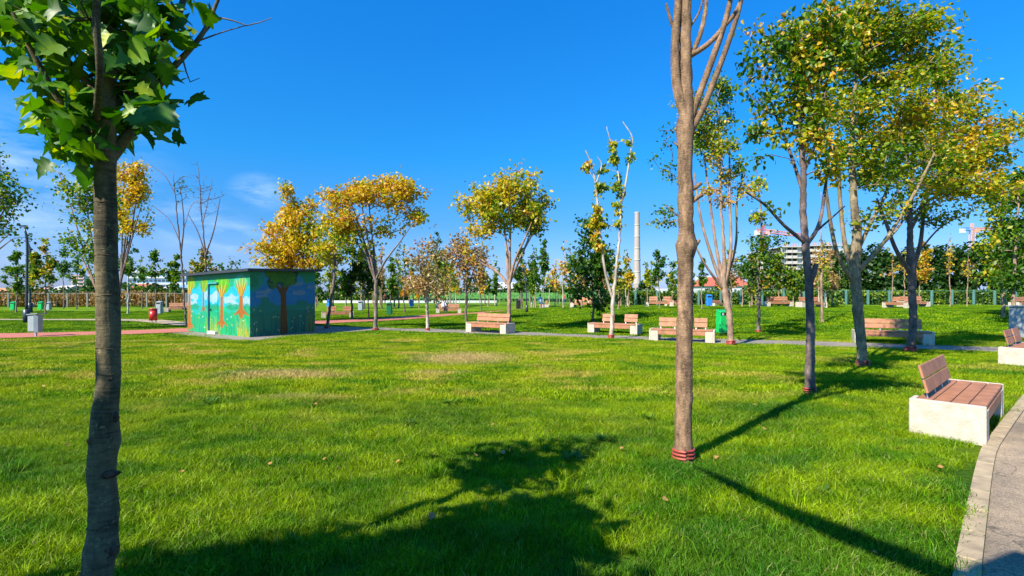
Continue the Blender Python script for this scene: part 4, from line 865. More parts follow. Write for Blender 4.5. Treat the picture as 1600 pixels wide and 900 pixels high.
SM = [  # label, px, yb, half width, top, crown bottom, trunk px, tint, spread, tips, leaves per tip, bark, shape
 ('slim green tree behind the lamp post at the far left', 25, 489, 20, 378, 460, 4, .30, .1, 90, 12, 'T'),
 ('dense brownish green round tree right of the lamp post', 71, 492, 25, 375, 447, 4, .42, .22, 130, 15, 'T'),
 ('thin sparse green tree in front of the striped white block', 99, 482, 20, 380, 445, 3, .24, .1, 60, 8, 'G'),
 ('sparse green tree just right of the big left trunk', 200, 491, 22, 370, 450, 4, .26, .1, 80, 9, 'P'),
 ('thin green tree behind the grey bin left of the hut', 243, 484, 22, 388, 440, 3, .24, .1, 60, 8, 'G'),
 ('small bushy bright green tree touching the left edge of the hut', 274, 484, 16, 398, 450, 3, .33, .1, 80, 13, 'T'),
 ('low green and reddish tree showing over the hut roof', 316, 486, 26, 386, 440, 4, .45, .3, 90, 11, 'G'),
 ('wispy small tree behind the middle of the hut', 360, 484, 22, 400, 440, 3, .25, .1, 40, 6, 'G'),
 ('dark green dense tree left of the forked orange tree', 551, 499, 26, 385, 462, 5, .20, .1, 150, 16, 'D'),
 ('blackish green tree touching the left side of the forked trunk', 576, 500, 20, 392, 462, 3, .12, .08, 110, 15, 'D'),
 ('small narrow green tree near the right end of the hut', 519, 482, 11, 430, 466, 3, .28, .1, 40, 10, 'T'),
 ('narrow bright green column tree right of the forked trunk', 611, 487, 11, 402, 466, 3, .30, .08, 80, 13, 'D'),
 ('thin leaning nearly bare tree beside the dark green bin', 632, 490, 14, 380, 440, 3, .30, .2, 40, 4, 'D'),
 ('small orange-brown tree left of the white-trunked birch', 640, 478, 18, 420, 466, 2.4, .80, .1, 60, 9, 'G'),
 ('olive green tree with thin white trunk behind the birch', 685, 489, 20, 362, 450, 3, .36, .15, 100, 10, 'P'),
 ('slim olive tree left of the russet tree', 704, 482, 14, 405, 462, 2.4, .45, .15, 60, 9, 'G'),
 ('narrow orange-brown tree right of the russet tree', 752, 487, 15, 398, 465, 3, .76, .12, 80, 11, 'D'),
 ('slender green tree right behind the tan trunk', 814, 485, 13, 375, 462, 3, .25, .1, 80, 11, 'D'),
 ('bright green little column tree above the seated person in blue', 834, 480, 8, 406, 458, 2.4, .34, .08, 60, 11, 'T'),
 ('taller leaning green column tree beyond the seated person', 850, 478, 10, 374, 448, 2.4, .30, .08, 70, 12, 'T'),
 ('nearly bare greyish tree with thin reddish twigs', 880, 482, 15, 378, 455, 3, .72, .12, 80, 3, 'P'),
 ('little brown-leaved tree left of the dark green oval tree', 868, 479, 10, 400, 455, 2.4, .72, .12, 50, 4, 'P'),
 ('thin orange-tinted tree right of the pale two-stemmed tree', 966, 484, 14, 398, 455, 3, .50, .2, 60, 7, 'T'),
 ('grey-twigged young tree just left of the chimney', 978, 480, 13, 390, 450, 2.4, .45, .2, 60, 4, 'P'),
 ('cone-shaped airy green tree right of the chimney', 1030, 483, 15, 375, 455, 2.6, .26, .08, 90, 9, 'T'),
 ('small upright green tree seen right of the bare brown trunk', 1097, 484, 10, 400, 450, 2.6, .26, .1, 50, 9, 'T'),
 ('green tree in front of the red-roofed house', 1160, 480, 22, 395, 440, 3, .26, .1, 60, 8, 'T'),
 ('leafy olive tree before the unfinished apartment block', 1217, 479, 22, 388, 455, 3.4, .40, .12, 120, 13, 'T'),
 ('green tree left of the dark-stemmed trunk near the fence', 1240, 479, 20, 415, 457, 3, .38, .12, 90, 13, 'T'),
 ('bare thin tree rising from the fence left of the tall dark trunk', 1205, 479, 12, 400, 455, 2.6, .4, .2, 50, 4, 'T'),
 ('bare tan tree in front of the dark evergreens left of the wind-swept trunk', 1394, 479, 14, 390, 440, 3, .7, .1, 60, 1, 'T'),
 ('thin bare tree close left of the wind-swept trunk', 1413, 478, 15, 388, 440, 3, .7, .1, 60, 1, 'T'),
 ('brown-leaved slim tree right of the wind-swept trunk', 1438, 479, 17, 368, 440, 3, .70, .14, 110, 7, 'T'),
 ('tall thin leafless poplar with bristling twigs', 1484, 479, 11, 364, 436, 3, .7, .1, 90, 1, 'T'),
 ('bare tree right of the bristling poplar', 1511, 479, 14, 390, 440, 3, .7, .1, 70, 1, 'T'),
 ('pale green small tree near the fence left of the many-stemmed tree', 1082, 478, 9, 425, 455, 2.2, .3, .1, 30, 8, 'T'),
 ('small shrubby tree between the chimney and the bare brown trunk', 1050, 479, 9, 425, 458, 2, .4, .12, 30, 8, 'T'),
 ('slender dark tree left of the dense brownish tree', 48, 488, 12, 385, 455, 2.6, .3, .12, 50, 9, 'D'),
 ('faint thin tree between the two sparse trees at left', 120, 483, 13, 392, 448, 2.4, .3, .12, 40, 6, 'G'),
 ('tiny airy tree right of the sparse tree beside the left trunk', 222, 483, 12, 398, 450, 2.2, .28, .1, 36, 7, 'G'),
 ('thin green tree between hut and leaning tree', 540, 481, 12, 440, 466, 2.2, .3, .1, 40, 9, 'T'),
 ('tiny green tree in front of the bright green fence', 776, 478, 9, 425, 462, 2, .3, .1, 36, 9, 'T'),
 ('little bare tree at the middle of the bright green fence', 858, 477, 7, 420, 455, 2, .6, .1, 36, 2, 'P'),
 ('small rusty tree left of the seated reader', 655, 482, 12, 428, 466, 2, .74, .14, 40, 8, 'T'),
]
BK = {'T': BK_TAN, 'G': BK_GREY, 'P': BK_PALE, 'D': BK_DARK}
for (lb, px, yb, hw, top, bot, tw, tm, ts, tips, nl, bk) in SM:
    d_ = gp(px, yb)[1]; rr = np.random.default_rng(hash_(lb) % 7777); H_ = bot - top
    bl = [(px + rr.uniform(-.15, .15) * hw, bot - H_ * .30, hw * .85, H_ * .28, 1.2), (px + rr.uniform(-.2, .2) * hw, bot - H_ * .58, hw * .68, H_ * .26, 1), (px + rr.uniform(-.2, .2) * hw, top + H_ * .16, hw * .36, H_ * .17, .9),
          (px - hw * .5, bot - H_ * .4, hw * .4, H_ * .2, .4), (px + hw * .5, bot - H_ * .5, hw * .4, H_ * .2, .4)]
    tree(lb, px, yb, [(px, yb, tw), (px + rr.uniform(-1, 1), (yb + bot) / 2, tw * .85), (px + rr.uniform(-2, 2), bot - H_ * .2, tw * .65), (px + rr.uniform(-3, 3), top + H_ * .3, tw * .35), (px, top + 3, tw * .15)],
         bl, tw, tips=tips, nl=nl, sigma=.09 * hw * d_ / F, leaf=max(.11, d_ * .0043), tint=(tm, ts), barkm=BK[bk], extra=bot + 4, rtip=max(.006, d_ * .00022), T=(LS, LSF), shell=.5)

rgf = np.random.default_rng(404); FARG = 'thin young trees standing far across the park'
for k in range(50):
    px = rgf.uniform(300, 1270) if k < 40 else rgf.uniform(470, 960); yb = rgf.uniform(475.5, 480.5); hw = rgf.uniform(7, 15); top = rgf.uniform(392, 436); bot = rgf.uniform(450, 462); d_ = gp(px, yb)[1]; tm = rgf.choice([.24, .3, .36, .5, .66, .74]); H_ = bot - top
    bl = [(px, bot - H_ * .3, hw * .9, H_ * .28, 1.2), (px + rgf.uniform(-3, 3), bot - H_ * .62, hw * .65, H_ * .26, 1), (px + rgf.uniform(-3, 3), top + H_ * .12, hw * .3, H_ * .14, .8)]
    tree('one of the thin young trees standing far across the park', px, yb, [(px, yb, 2.2), (px, (yb + bot) / 2, 1.9), (px, bot - H_ * .2, 1.5), (px + rgf.uniform(-3, 3), top + H_ * .2, .8)], bl, 2, tips=45, nl=int(rgf.choice([3, 7, 9])),
         sigma=.1 * hw * d_ / F, leaf=max(.11, d_ * .0042), tint=(tm, .1), barkm=BK[rgf.choice(list('TTPGD'))], extra=bot + 4, rtip=.013, T=(LS, LSF), seed=900 + k, group=FARG, thin=1.0)

MIDG = 'mixed young trees between the cycle track and the far wall'
for k in range(22):
    px = rgf.uniform(480, 960) if k < 15 else rgf.uniform(1060, 1300); yb = rgf.uniform(478.5, 483); hw = rgf.uniform(12, 21); top = rgf.uniform(372, 412); bot = rgf.uniform(448, 460); d_ = gp(px, yb)[1]; tm = rgf.choice([.26, .34, .42, .5, .72, .78]); H_ = bot - top
    bl = [(px, bot - H_ * .3, hw * .9, H_ * .28, 1.2), (px + rgf.uniform(-5, 5), bot - H_ * .62, hw * .65, H_ * .26, 1), (px + rgf.uniform(-4, 4), top + H_ * .12, hw * .35, H_ * .14, .8)]
    tree('one of the mixed green and rusty young trees between cycle track and far wall', px, yb, [(px, yb, 2.8), (px, (yb + bot) / 2, 2.4), (px, bot - H_ * .2, 1.8), (px + rgf.uniform(-3, 3), top + H_ * .2, .9)], bl, 2, tips=80, nl=int(rgf.choice([4, 7, 9])),
         sigma=.09 * hw * d_ / F, leaf=max(.11, d_ * .0038), tint=(tm, .1), barkm=BK[rgf.choice(list('TTPGD'))], extra=bot + 4, rtip=.013, T=(LS, LSF), seed=1900 + k, group=MIDG, thin=1.0, crown_mat=(PINKLEAF if tm > .6 else None))

# ---- trees outside the frame that shade the foreground
tree('tree behind the camera whose crown shades the lower left lawn', 0, 0, [(-100, 2000, 60), (-110, 1200, 50), (-110, 700, 45), (-110, 200, 38), (-120, -500, 20)], [], 50, tips=0, nl=0, barkm=BK_PLANE, d=2.6, seed=71, sides=10) if False else None
def shade_tree(label, x, y, h, crown, n, leaf, seed, bough=None, nl=24):
    rg = np.random.default_rng(seed); root = empty('tree', (x, y, 0), label=label, cat='tree')
    Q, q = catmull([(0, 0, -.05), (.03, .02, h * .3), (-.04, .05, h * .6), (0, 0, h)], [.10, .085, .07, .02], .3); v, f = tube(Q, q, 10)
    link('trunk', mesh('trunk', v, [tuple(a) for a in f], BK_PLANE, True), root)
    VV = []; FF = []; b = 0; tips_ = []
    for i in range(n):
        c = crown[int(rg.integers(len(crown)))]; u = rg.normal(size=3); u /= np.linalg.norm(u); p = np.array(c[:3]) + u * np.array(c[3:6]) * rg.random() ** .45
        z0 = min(h * .9, max(h * .33, p[2] - .8 - rg.random() * .5)); a = np.array([0, 0, z0]); m_ = (a + p) / 2 + np.array([0, 0, -.1]) + rg.normal(size=3) * .05
        A, r = catmull([a, m_, p], [.022, .014, .005], .25); v, f = tube(A, r, 4); VV.append(v); FF.append(f + b); b += len(v); tips_.append(p)
    if bough:
        A, r = catmull([np.array(t) - np.array([x, y, 0]) for t, _ in bough], [k for _, k in bough], .2); v, f = tube(A, r, 8); VV.append(v); FF.append(f + b); b += len(v)
    link('branches', fastmesh('branches', np.vstack(VV), np.vstack(FF), BK_PLANE, True), root, kind='stuff')
    if nl:
        tips_ = np.array(tips_); idx = np.repeat(np.arange(n), nl); P = tips_[idx] + rg.normal(size=(len(idx), 3)) * .15
        vv, ff = lobed(3, rg); v, f, tn = leafcloud(P, leaf * rg.uniform(.6, 1.2, len(P)), rg.uniform(.1, .6, len(P)), rg, (0, 0, 0), .4, T=(vv, ff))
        link('crown', fastmesh('crown', v, f, PLANE, False, tn), root, kind='stuff')
shade_tree('plane tree behind the camera on the left, outside the picture, shading the lower left lawn', -4.35, -.45, 5.2, [(-.45, .1, 3.9, .7, .45, .7), (.1, -.1, 4.0, .8, .5, .75), (1.25, -.35, 3.7, .8, .5, .6), (0, 0, 3.2, .6, .45, .5), (1.72, 1.30, 3.3, .34, .34, .25)], 240, .18, 4, nl=34)
shade_tree('tree behind the camera on the right, outside the picture, with one long drooping bough', 1.6, -3.4, 6.5, [(0, 0, 5.2, .8, .8, .8)], 30, .14, 9,
    [((1.6, -3.4, 3.3), .07), ((.9, -2.2, 3.8), .06), ((.9, -.5, 4.0), .10), ((.25, .03, 4.0), .10), ((-.38, -.17, 4.0), .11), ((-.6, -.15, 4.0), .10), ((-1.03, .59, 4.0), .085), ((-1.33, 1.42, 4.0), .04), ((-1.41, 1.65, 4.0), .012)], nl=8)

# ------------------------------------------------------------------ benches
BL, BD = 2.14, .67
def bench(label, x, y, rz, backs=((.2, 1.94),), group='benches along the park paths', z=None, nb=4, first={}):
    z = float(hz(x, y)) if z is None else z
    root = empty('park_bench', (x, y, z), rz, label=label, cat='bench', group=group)
    if not first:
        for s in (-1, 1):
            m = MB(); xc = s * (BL / 2 - .15)
            m.box((xc - s * .03, 0, .185), (.24, BD - .004, .37), bev=.008); m.box((s * (BL / 2 - .03), 0, .215), (.06, BD, .43), bev=.008); m.box((xc - s * .03, BD / 2 - .025, .3975), (.239, .05, .055), bev=.004)
            first['block%d' % s] = m.mesh('end_block', CONC)
        w_ = (BD - .06) / 4; first['plank'] = MB().box((0, 0, 0), (BL - .13, w_ - .009, .045), bev=.006).mesh('seat_plank', WOOD)
        first['fascia'] = MB().box((0, 0, 0), (BL - .61, .03, .135), bev=.005).mesh('front_board', WOOD)
        first['rail'] = MB().box((0, 0, 0), (BL - .62, .05, .05), bev=.004).mesh('rail', STEEL)
    M_ = first
    for s in (-1, 1): link('end_block', M_['block%d' % s], root)
    w_ = (BD - .06) / 4
    for i in range(4): o = link('seat_plank', M_['plank'], root, (0, -BD / 2 + w_ / 2 + .006 + i * w_, .4 + .0045))
    link('front_board', M_['fascia'], root, (0, -BD / 2 + .018, .305))
    link('rail', M_['rail'], root, (0, .16, .345))
    tl = math.radians(14)
    for a, b in backs:
        key = 'b%.2f' % (b - a)
        if key not in M_:
            M_[key] = MB().box((0, 0, 0), (b - a, .028, .155), bev=.006).mesh('back_plank', WOOD)
        for k, zz in enumerate((.565, .73)):
            o = link('back_plank', M_[key], root, (-BL / 2 + (a + b) / 2, .165 + (zz - .42) * math.tan(tl), zz)); o.rotation_euler = (-tl, 0, 0)
        n = nb if b - a > 1 else 2
        if 'bar' not in M_:
            M_['bar'] = MB().box((0, 0, 0), (.035, .010, .46), bev=.002).mesh('back_support', STEEL)
        for k in range(n):
            xx = -BL / 2 + a + .06 + (b - a - .12) * k / max(1, n - 1)
            o = link('back_support', M_['bar'], root, (xx, .165 + (.60 - .42) * math.tan(tl) + .012, .575)); o.rotation_euler = (-tl, 0, 0)
    return root
def bench_px(label, L_, R_, backs, **k):
    a, b = gp(*L_), gp(*R_); c = (a + b) / 2; v = b - a; rz = math.atan2(v[1], v[0]); c[:2] += np.array([-math.sin(rz), math.cos(rz)]) * BD / 2
    return bench(label, c[0], c[1], rz, backs, **k)
TWO = ((.34, .96), (1.40, 1.96)); FULL = ((.20, 1.94),)
u_ = math.atan2(1.44, 1.57)
bench('nearest park bench seen end-on, full wooden back and white concrete ends, by the kerb', 5.66, 6.47, u_, ((.12, 1.77),))
u2 = math.radians(38); near = np.array([11.15, 11.75]); ctr = near + np.array([math.cos(u2), math.sin(u2)]) * BL / 2 - np.array([-math.sin(u2), math.cos(u2)]) * BD / 2
bench('white-ended bench with two short backs cut by the right picture edge', ctr[0], ctr[1], u2, ((.12, .86), (1.10, 1.9)))
bench_px('bench with one long four-bar back by the tan tree trunk', (725, 518.6), (793, 522.4), FULL)
bench_px('bench with two short backs just behind the pale two-stemmed tree', (917.9, 520.5), (995.5, 524), ((.45, .98), (1.42, 1.98)))
bench_px('bench with two short backs behind the bare brown trunk', (1014, 532.8), (1117, 536.5), ((.26, .86), (1.45, 1.88)))
bench_px('shaded full-backed bench behind the mossy trunk and the purple-brown trunk', (1338, 536), (1458, 540.2), FULL)
bench_px('bench with two short backs on the red track beside the hut', (506, 497.4), (549, 496.5), TWO)
bench_px('far bench on which the person in white sits reading', (686, 490), (716, 490), FULL)
bench_px('far bench with the person in blue jeans on it', (835, 482.5), (858, 482), FULL)
bench_px('far two-backed bench on the rise left of the purple-brown trunk', (1378, 481.2), (1417, 482.5), TWO)
bench_px('far bench half hidden behind the purple-brown trunk', (1421, 480.2), (1446, 480.0), FULL)
bench_px('far bench by the fence under the olive tree', (1205, 479.5), (1234, 479.5), FULL)
bench_px('far bench mostly hidden by the tall dark stem', (1254, 481.0), (1290, 480.6), FULL)
bench_px('far bench right of the chimney, left of two', (1018, 479.6), (1042, 479.6), TWO)
bench_px('far bench right of the chimney, right of two', (1044, 478.8), (1060, 478.8), FULL)
bench_px('far bench behind the blue bin near the fence', (1114, 478.8), (1136, 478.8), FULL)
bench_px('far bench at the right picture edge beyond the grey cabinet', (1592, 481.5), (1622, 481.5), FULL)
bench_px('far bench with white end left of the hut', (266, 488), (292, 488), FULL)
bench_px('far bench left of the dark green oval tree', (902, 481.5), (921, 481), FULL)

# ------------------------------------------------------------------ bins, cabinet, lamps
def cyl(n, r, z0, z1, c=(0, 0)): return [(c[0] + r * math.cos(i * 6.2832 / n), c[1] + r * math.sin(i * 6.2832 / n)) for i in range(n)]
def rrect(w_, d_, r, n=4):
    P = []
    for cx, cy, a0 in ((w_ / 2 - r, d_ / 2 - r, 0), (-w_ / 2 + r, d_ / 2 - r, 90), (-w_ / 2 + r, -d_ / 2 + r, 180), (w_ / 2 - r, -d_ / 2 + r, 270)):
        for i in range(n + 1): a_ = math.radians(a0 + 90 * i / n); P.append((cx + r * math.cos(a_), cy + r * math.sin(a_)))
    return P
def tall_bin(label, px, yb, h, m, rz=0, wide=.40, group=None, detail=True):
    p = gp(px, yb); root = empty('litter_bin', tuple(p), rz, label=label, cat='litter bin', group=group or 'litter bins in the park')
    P = rrect(wide, wide * .8, .05)
    MB().prism(P, .12, h * .80).build('body', m, root)
    MB().prism([(a * .82, b * .82) for a, b in P], h * .80 + .001, h * .93).build('opening', BLACKM, root)
    b = MB(); V = [(x, y, h * .93 + (.06 if y > 0 else 0)) for x, y in P]; V2 = [(x * .96, y * .96, z + .045) for x, y, z in V]; n = len(P)
    b.add(V + V2, [tuple(reversed(range(n))), tuple(range(n, 2 * n))] + [(i, (i + 1) % n, n + (i + 1) % n, n + i) for i in range(n)]).build('lid', m, root)
    s = MB()
    for sx in (-1, 1): s.box((sx * (wide / 2 - .03), 0, h * .87), (.03, wide * .7, h * .16))
    s.build('lid_bracket', m, root)
    MB().box((0, 0, .06), (.07, .07, .12)).build('post', STEEL, root)
    if detail:
        c = MB().prism([(x, y) for x, y in cyl(14, .045, 0, 0)], 0, .008); o = c.build('badge', WHITE, root, loc=(-wide * .22, -wide * .4 - .002, h * .86)); o.rotation_euler = (math.radians(90), 0, 0)
        c = MB().prism([(x, y) for x, y in cyl(10, .018, 0, 0)], .008, .012); o2 = c.build('badge_dot', BLACKM, o)
    return root
tall_bin('tall bright green litter bin with white round badge behind the many-stemmed tree', 1129, 524, .98, GREENM, .2, .42)
def gray_bin(label, px, yb, h, rz, m=GREYM, wd=.37):
    p = gp(px, yb); root = empty('litter_bin', tuple(p), rz, label=label, cat='litter bin', group='litter bins in the park')
    # wedge-shaped body hung between two sheet sides, sloping top, on a post
    a = [(-wd / 2, -.16), (.04, -.16), (.10, .02), (-wd / 2 + .10, .20)]
    MB().prism(a, .24, h * .93).build('body', m, root)
    MB().prism([(.075, -.19), (wd / 2, -.14), (wd / 2, .06), (.13, .05)], .20, h * .95).build('side_box', m, root)
    MB().box((.09, -.12, h * .45), (.05, .06, h * .9)).build('post', m, root)
    V = [(-wd / 2 - .02, -.20, h * .95), (wd / 2 + .02, -.20, h * .99), (wd / 2 + .02, .20, h * .99), (-wd / 2 - .02, .24, h * .95)]
    MB().add(V + [(x, y, z + .03) for x, y, z in V], [(3, 2, 1, 0), (4, 5, 6, 7), (0, 1, 5, 4), (1, 2, 6, 5), (2, 3, 7, 6), (3, 0, 4, 7)]).build('lid', m, root)
gray_bin('grey metal litter bin with angled lid beside the cycle track, left of the big trunk', 57, 527, .90, 0)
def red_bin(label, px, yb, h):
    p = gp(px, yb); root = empty('litter_bin', tuple(p), 0, label=label, cat='litter bin', group='litter bins in the park')
    MB().prism(cyl(18, .20, 0, 0), .16, h * .86).build('body', REDM, root, True); MB().prism(cyl(18, .19, 0, 0), h * .86, h * .92).build('opening', BLACKM, root)
    MB().prism(cyl(18, .205, 0, 0), h * .92, h).build('lid', REDM, root, True); MB().tube([(.0, .22, 0), (.0, .22, h * .9)], .025, 6).build('post', STEEL, root)
    MB().tube([(-.07, 0, 0), (-.07, 0, .16)], .02, 6).build('post', STEEL, root)
red_bin('red round litter bin on a post left of the hut', 239.5, 505, .83)
for lb, px, yb, m, h in (('far green litter bin at the far left behind the lamp', 21, 486, GREENM, .85), ('far green litter bin left of the grey one', 64, 485.5, GREENM, .85), ('far grey litter bin next to the green one', 76, 486, GREYM, .85),
     ('grey litter bin behind the red bin', 249, 492, GREYM, 1.05), ('grey litter bin under the dark green trees', 563.5, 486.5, GREYM, .95), ('tall dark green litter bin by the cycle track', 608.5, 493, DGREEN, .95),
     ('blue litter bin right of the dark green bin', 643, 480.5, BLUEM, .9), ('blue litter bin near the right end of the hut', 513.5, 480.5, BLUEM, .9), ('blue litter bin near the ivy fence', 1108, 480, BLUEM, .9),
     ('black litter bin left of the person in blue jeans', 810, 484.5, BLACKM, .85)):
    tall_bin(lb, px, yb, h, m, detail=False)
p = gp(1606, 530); cb = empty('utility_cabinet', tuple(p), .25, label='light grey metal utility cabinet behind the bench at the right edge', cat='cabinet')
MB().box((0, 0, .63), (.95, .6, 1.10), bev=.015).build('body', GREYM, cb); MB().box((0, 0, .04), (1.0, .65, .08)).build('plinth', KERB, cb); MB().box((0, 0, 1.20), (1.05, .7, .05), bev=.01).build('lid', GREYM, cb)
MB().box((.0, -.304, .63), (.012, .006, 1.0)).build('door_gap', BLACKM, cb); MB().box((.08, -.312, .65), (.03, .02, .14)).build('handle', BLACKM, cb)
def lamp(label, px, yb, top, lean, wpx=3.4, head=True):
    p = gp(px, yb); d_ = p[1]; s = d_ / F; root = empty('street_lamp', tuple(p), 0, label=label, cat='street lamp', group='curved lamp posts'); h = (yb - top) * s
    x = lambda q: q * s
    MB().tube([(0, 0, 0), (0, 0, h * .14), (0, 0, h * .145)], [x(wpx * 1.35), x(wpx * 1.35), x(wpx * .6)], 12).build('sleeve', LAMPM, root, True)
    Q, q = catmull([(0, 0, h * .14), (x(lean * .1), 0, h * .45), (x(lean * .22), 0, h * .74), (x(lean * .05), 0, h * .88), (x(-lean * .7), 0, h * .985)], [x(wpx * .62), x(wpx * .55), x(wpx * .5), x(wpx * .55), x(wpx * .3)], .25)
    MB().tube(Q, q, 10).build('pole', LAMPM, root, True)
    MB().box((x(-lean * 1.1), 0, h), (x(lean * 1.9 if abs(lean) > 2 else 6), .22, .07), bev=.02).build('lamp_head', LAMPM, root)
lamp('curved dark lamp post between the first two far-left trees', 41.5, 505, 353, 5)
lamp('second dark lamp post just right of the curved one', 47, 489, 377, 4, 2.4)
lamp('small curved lamp at the right end of the hut', 521, 490, 411, -9, 1.4)
lamp('curved lamp right of the round yellow-green tree', 823, 489, 402, -12, 1.6)

# ------------------------------------------------------------------ people (all far away, a dozen pixels tall)
SKIN = mat('skin', (.55, .33, .24), .6, .05, 4); HAIR = mat('dark_hair', (.02, .014, .01), .6, .1, 9)
def cloth(n, c): return mat(n, c, .85, .1, 12)
def person(label, px, yb, rz, seated, shirt, trousers, z_extra=0, pos=None):
    p = gp(px, yb) if pos is None else pos; root = empty('person', (p[0], p[1], p[2]), rz, label=label, cat='person')
    if seated:
        pel = (0, .05, .50); J = dict(pel=pel, ch=(0, .10, .82), nk=(0, .08, 1.0), hd=(0, .04, 1.12), ht=(0, .03, 1.22))
        leg = lambda s: [(s * .09, .02, .48), (s * .11, -.40, .50), (s * .12, -.42, .10), (s * .13, -.56, .04)]
        arm = lambda s: [(s * .17, .08, .94), (s * .22, -.02, .70), (s * .12, -.26, .64), (s * .08, -.31, .63)]
    else:
        J = dict(pel=(0, 0, .92), ch=(0, .01, 1.25), nk=(0, .01, 1.47), hd=(0, 0, 1.60), ht=(0, 0, 1.70))
        leg = lambda s: [(s * .09, 0, .86), (s * .10, -.02 + s * .05, .48), (s * .11, s * .10, .08), (s * .12, s * .10 - .14, .04)]
        arm = lambda s: [(s * .18, 0, 1.40), (s * .23, .02, 1.14), (s * .22, -.08, .90), (s * .21, -.10, .80)]
    V = [J['pel'], J['ch'], J['nk'], J['hd'], J['ht']]; r = [.135, .15, .055, .085, .06]; E = [(0, 1), (1, 2), (2, 3), (3, 4)]
    for s in (-1, 1):
        b = len(V); V += leg(s); r += [.085, .06, .042, .04]; E += [(0, b), (b, b + 1), (b + 1, b + 2), (b + 2, b + 3)]
        b = len(V); V += arm(s); r += [.05, .04, .03, .026]; E += [(1, b), (b, b + 1), (b + 1, b + 2), (b + 2, b + 3)]
    me = bpy.data.meshes.new('body'); me.from_pydata(V, E, []); me.materials.append(shirt)
    o = link('body', me, None); md = o.modifiers.new('skin', 'SKIN'); me.skin_vertices[0].data
    for i, q in enumerate(r): me.skin_vertices[0].data[i].radius = (q, q * .85)
    me.skin_vertices[0].data[0].use_root = True
    sb = o.modifiers.new('sub', 'SUBSURF'); sb.levels = 1; sb.render_levels = 1
    dg = bpy.context.evaluated_depsgraph_get(); m2 = bpy.data.meshes.new_from_object(o.evaluated_get(dg)); bpy.data.objects.remove(o)
    m2.materials.clear()
    for q in (shirt, trousers, SKIN): m2.materials.append(q)
    zt = .55 if seated else .93; zn = 1.01 if seated else 1.49
    for f in m2.polygons:
        c = f.center; f.use_smooth = True
        f.material_index = 2 if (c.z > zn or (abs(c.x) > .10 and not seated and c.z < .9 and c.z > .74 and abs(c.x) > .18) or (seated and c.y < -.22 and .6 < c.z < .8)) else (1 if c.z < zt else 0)
    link('body', m2, root)
    hd = J['hd']; b = MB(); Q, q = catmull([(hd[0], hd[1] + .02, hd[2] - .02), (hd[0], hd[1] + .03, hd[2] + .06), (hd[0], hd[1] + .01, hd[2] + .12)], [.08, .10, .04], .02)
    b.tube(Q, q, 10).build('hair', HAIR, root, True)
WSH, PNK, BLU, JEAN, DRK = cloth('white_cloth', (.75, .75, .72)), cloth('rust_cloth', (.35, .10, .07)), cloth('light_blue_cloth', (.25, .45, .60)), cloth('jeans', (.03, .09, .25)), cloth('dark_cloth', (.03, .03, .035))
def seat_of(px, yb):
    p = gp(px, yb); p[1] += .30; return p
person('person in a white top seated reading on a far bench left of the russet tree', 693, 490, .5, True, WSH, DRK, pos=seat_of(692.5, 490))
person('person in light blue top and jeans seated on a far bench', 845, 482.3, .4, True, BLU, JEAN, pos=seat_of(845, 482.3))
person('person in dark top standing far off between the forked tree and the green column tree', 601.5, 476, .3, False, PNK, DRK)
person('person in dark clothes standing far off by the bright green fence', 881.5, 477, -.4, False, PNK, JEAN)

# ------------------------------------------------------------------ fences, hedge, brush, far trees
def leafmass(name, label, boxes, n, leaf, m, tint, seed, cat='hedge', kind='stuff', parent=None, up=0.0, T=None):
    """leaves through a set of boxes (x0, x1, y0, y1, z0, z1, uneven top)"""
    rg = np.random.default_rng(seed); PP = []
    vol = np.array([(b[1] - b[0]) * (b[3] - b[2] + 1) * (b[5] - b[4]) for b in boxes]); cn = (n * vol / vol.sum()).astype(int)
    for b, c in zip(boxes, cn):
        x = rg.uniform(b[0], b[1], c); y = rg.uniform(b[2], b[3], c) ; zt = b[5] * (1 + b[6] * (vnoise(x, y, .45, seed) * 1.3 + .6 * vnoise(x, y, 1.7, seed + 3) - .9)); z = b[4] + (zt - b[4]) * rg.random(c) ** .8
        PP.append(np.c_[x, y, z + hz(x, y)])
    P = np.vstack(PP); tt = np.clip(tint[0] + .5 * tint[1] * rg.normal(size=len(P)) + tint[1] * 2.2 * (vnoise(P[:, 0], P[:, 2] * 2, .8, seed + 9) - .5), 0, 1)
    v, f, t = leafcloud(P, leaf * rg.uniform(.6, 1.4, len(P)), tt, rg, (0, 0, up * 2), -up, .3, T=T or (LS, LSF))
    me = fastmesh(name, v, f, m, False, t); o = link(name, me, parent, kind=kind)
    if label: tag(o, label, cat)
    return o
def xz(px, d): return (px - 800) / F * d
HD = 76.0
leafmass('ivy_hedge', 'ivy covered green hedge along the back fence on the right', [(xz(950, HD), xz(1760, HD), HD + .3, HD + 1.3, 0, 2.0, .18)], 26000, .30, IVY, (.45, .28), 31)
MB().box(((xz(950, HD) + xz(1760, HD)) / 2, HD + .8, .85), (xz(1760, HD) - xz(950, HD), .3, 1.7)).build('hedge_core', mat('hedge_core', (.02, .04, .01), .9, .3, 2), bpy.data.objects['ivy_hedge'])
def fence(label, px0, px1, step, d, h, m, pw, rails, rm=None):
    x0, x1 = xz(px0, d), xz(px1, d); root = empty('fence', (x0, d, 0), 0, label=label, cat='fence'); st = step * d / F
    me = MB().box((0, 0, h / 2), (pw, pw, h), bev=pw * .1).mesh('post', m)
    for i in range(int((x1 - x0) / st) + 1): link('post', me, root, (i * st + random.uniform(-.1, .1), 0, float(hz(x0 + i * st, d))))
    for z in rails: MB().box(((x1 - x0) / 2, 0, z), (x1 - x0, .03, .04)).build('rail', rm or m, root)
    # wire mesh: thin verticals joined
    b = MB()
    for i in range(int((x1 - x0) / .9)): b.box((i * .9 + .4, .03, h * .5), (.012, .012, h * .94))
    b.build('wire_mesh', m, root, kind='stuff')
    return root
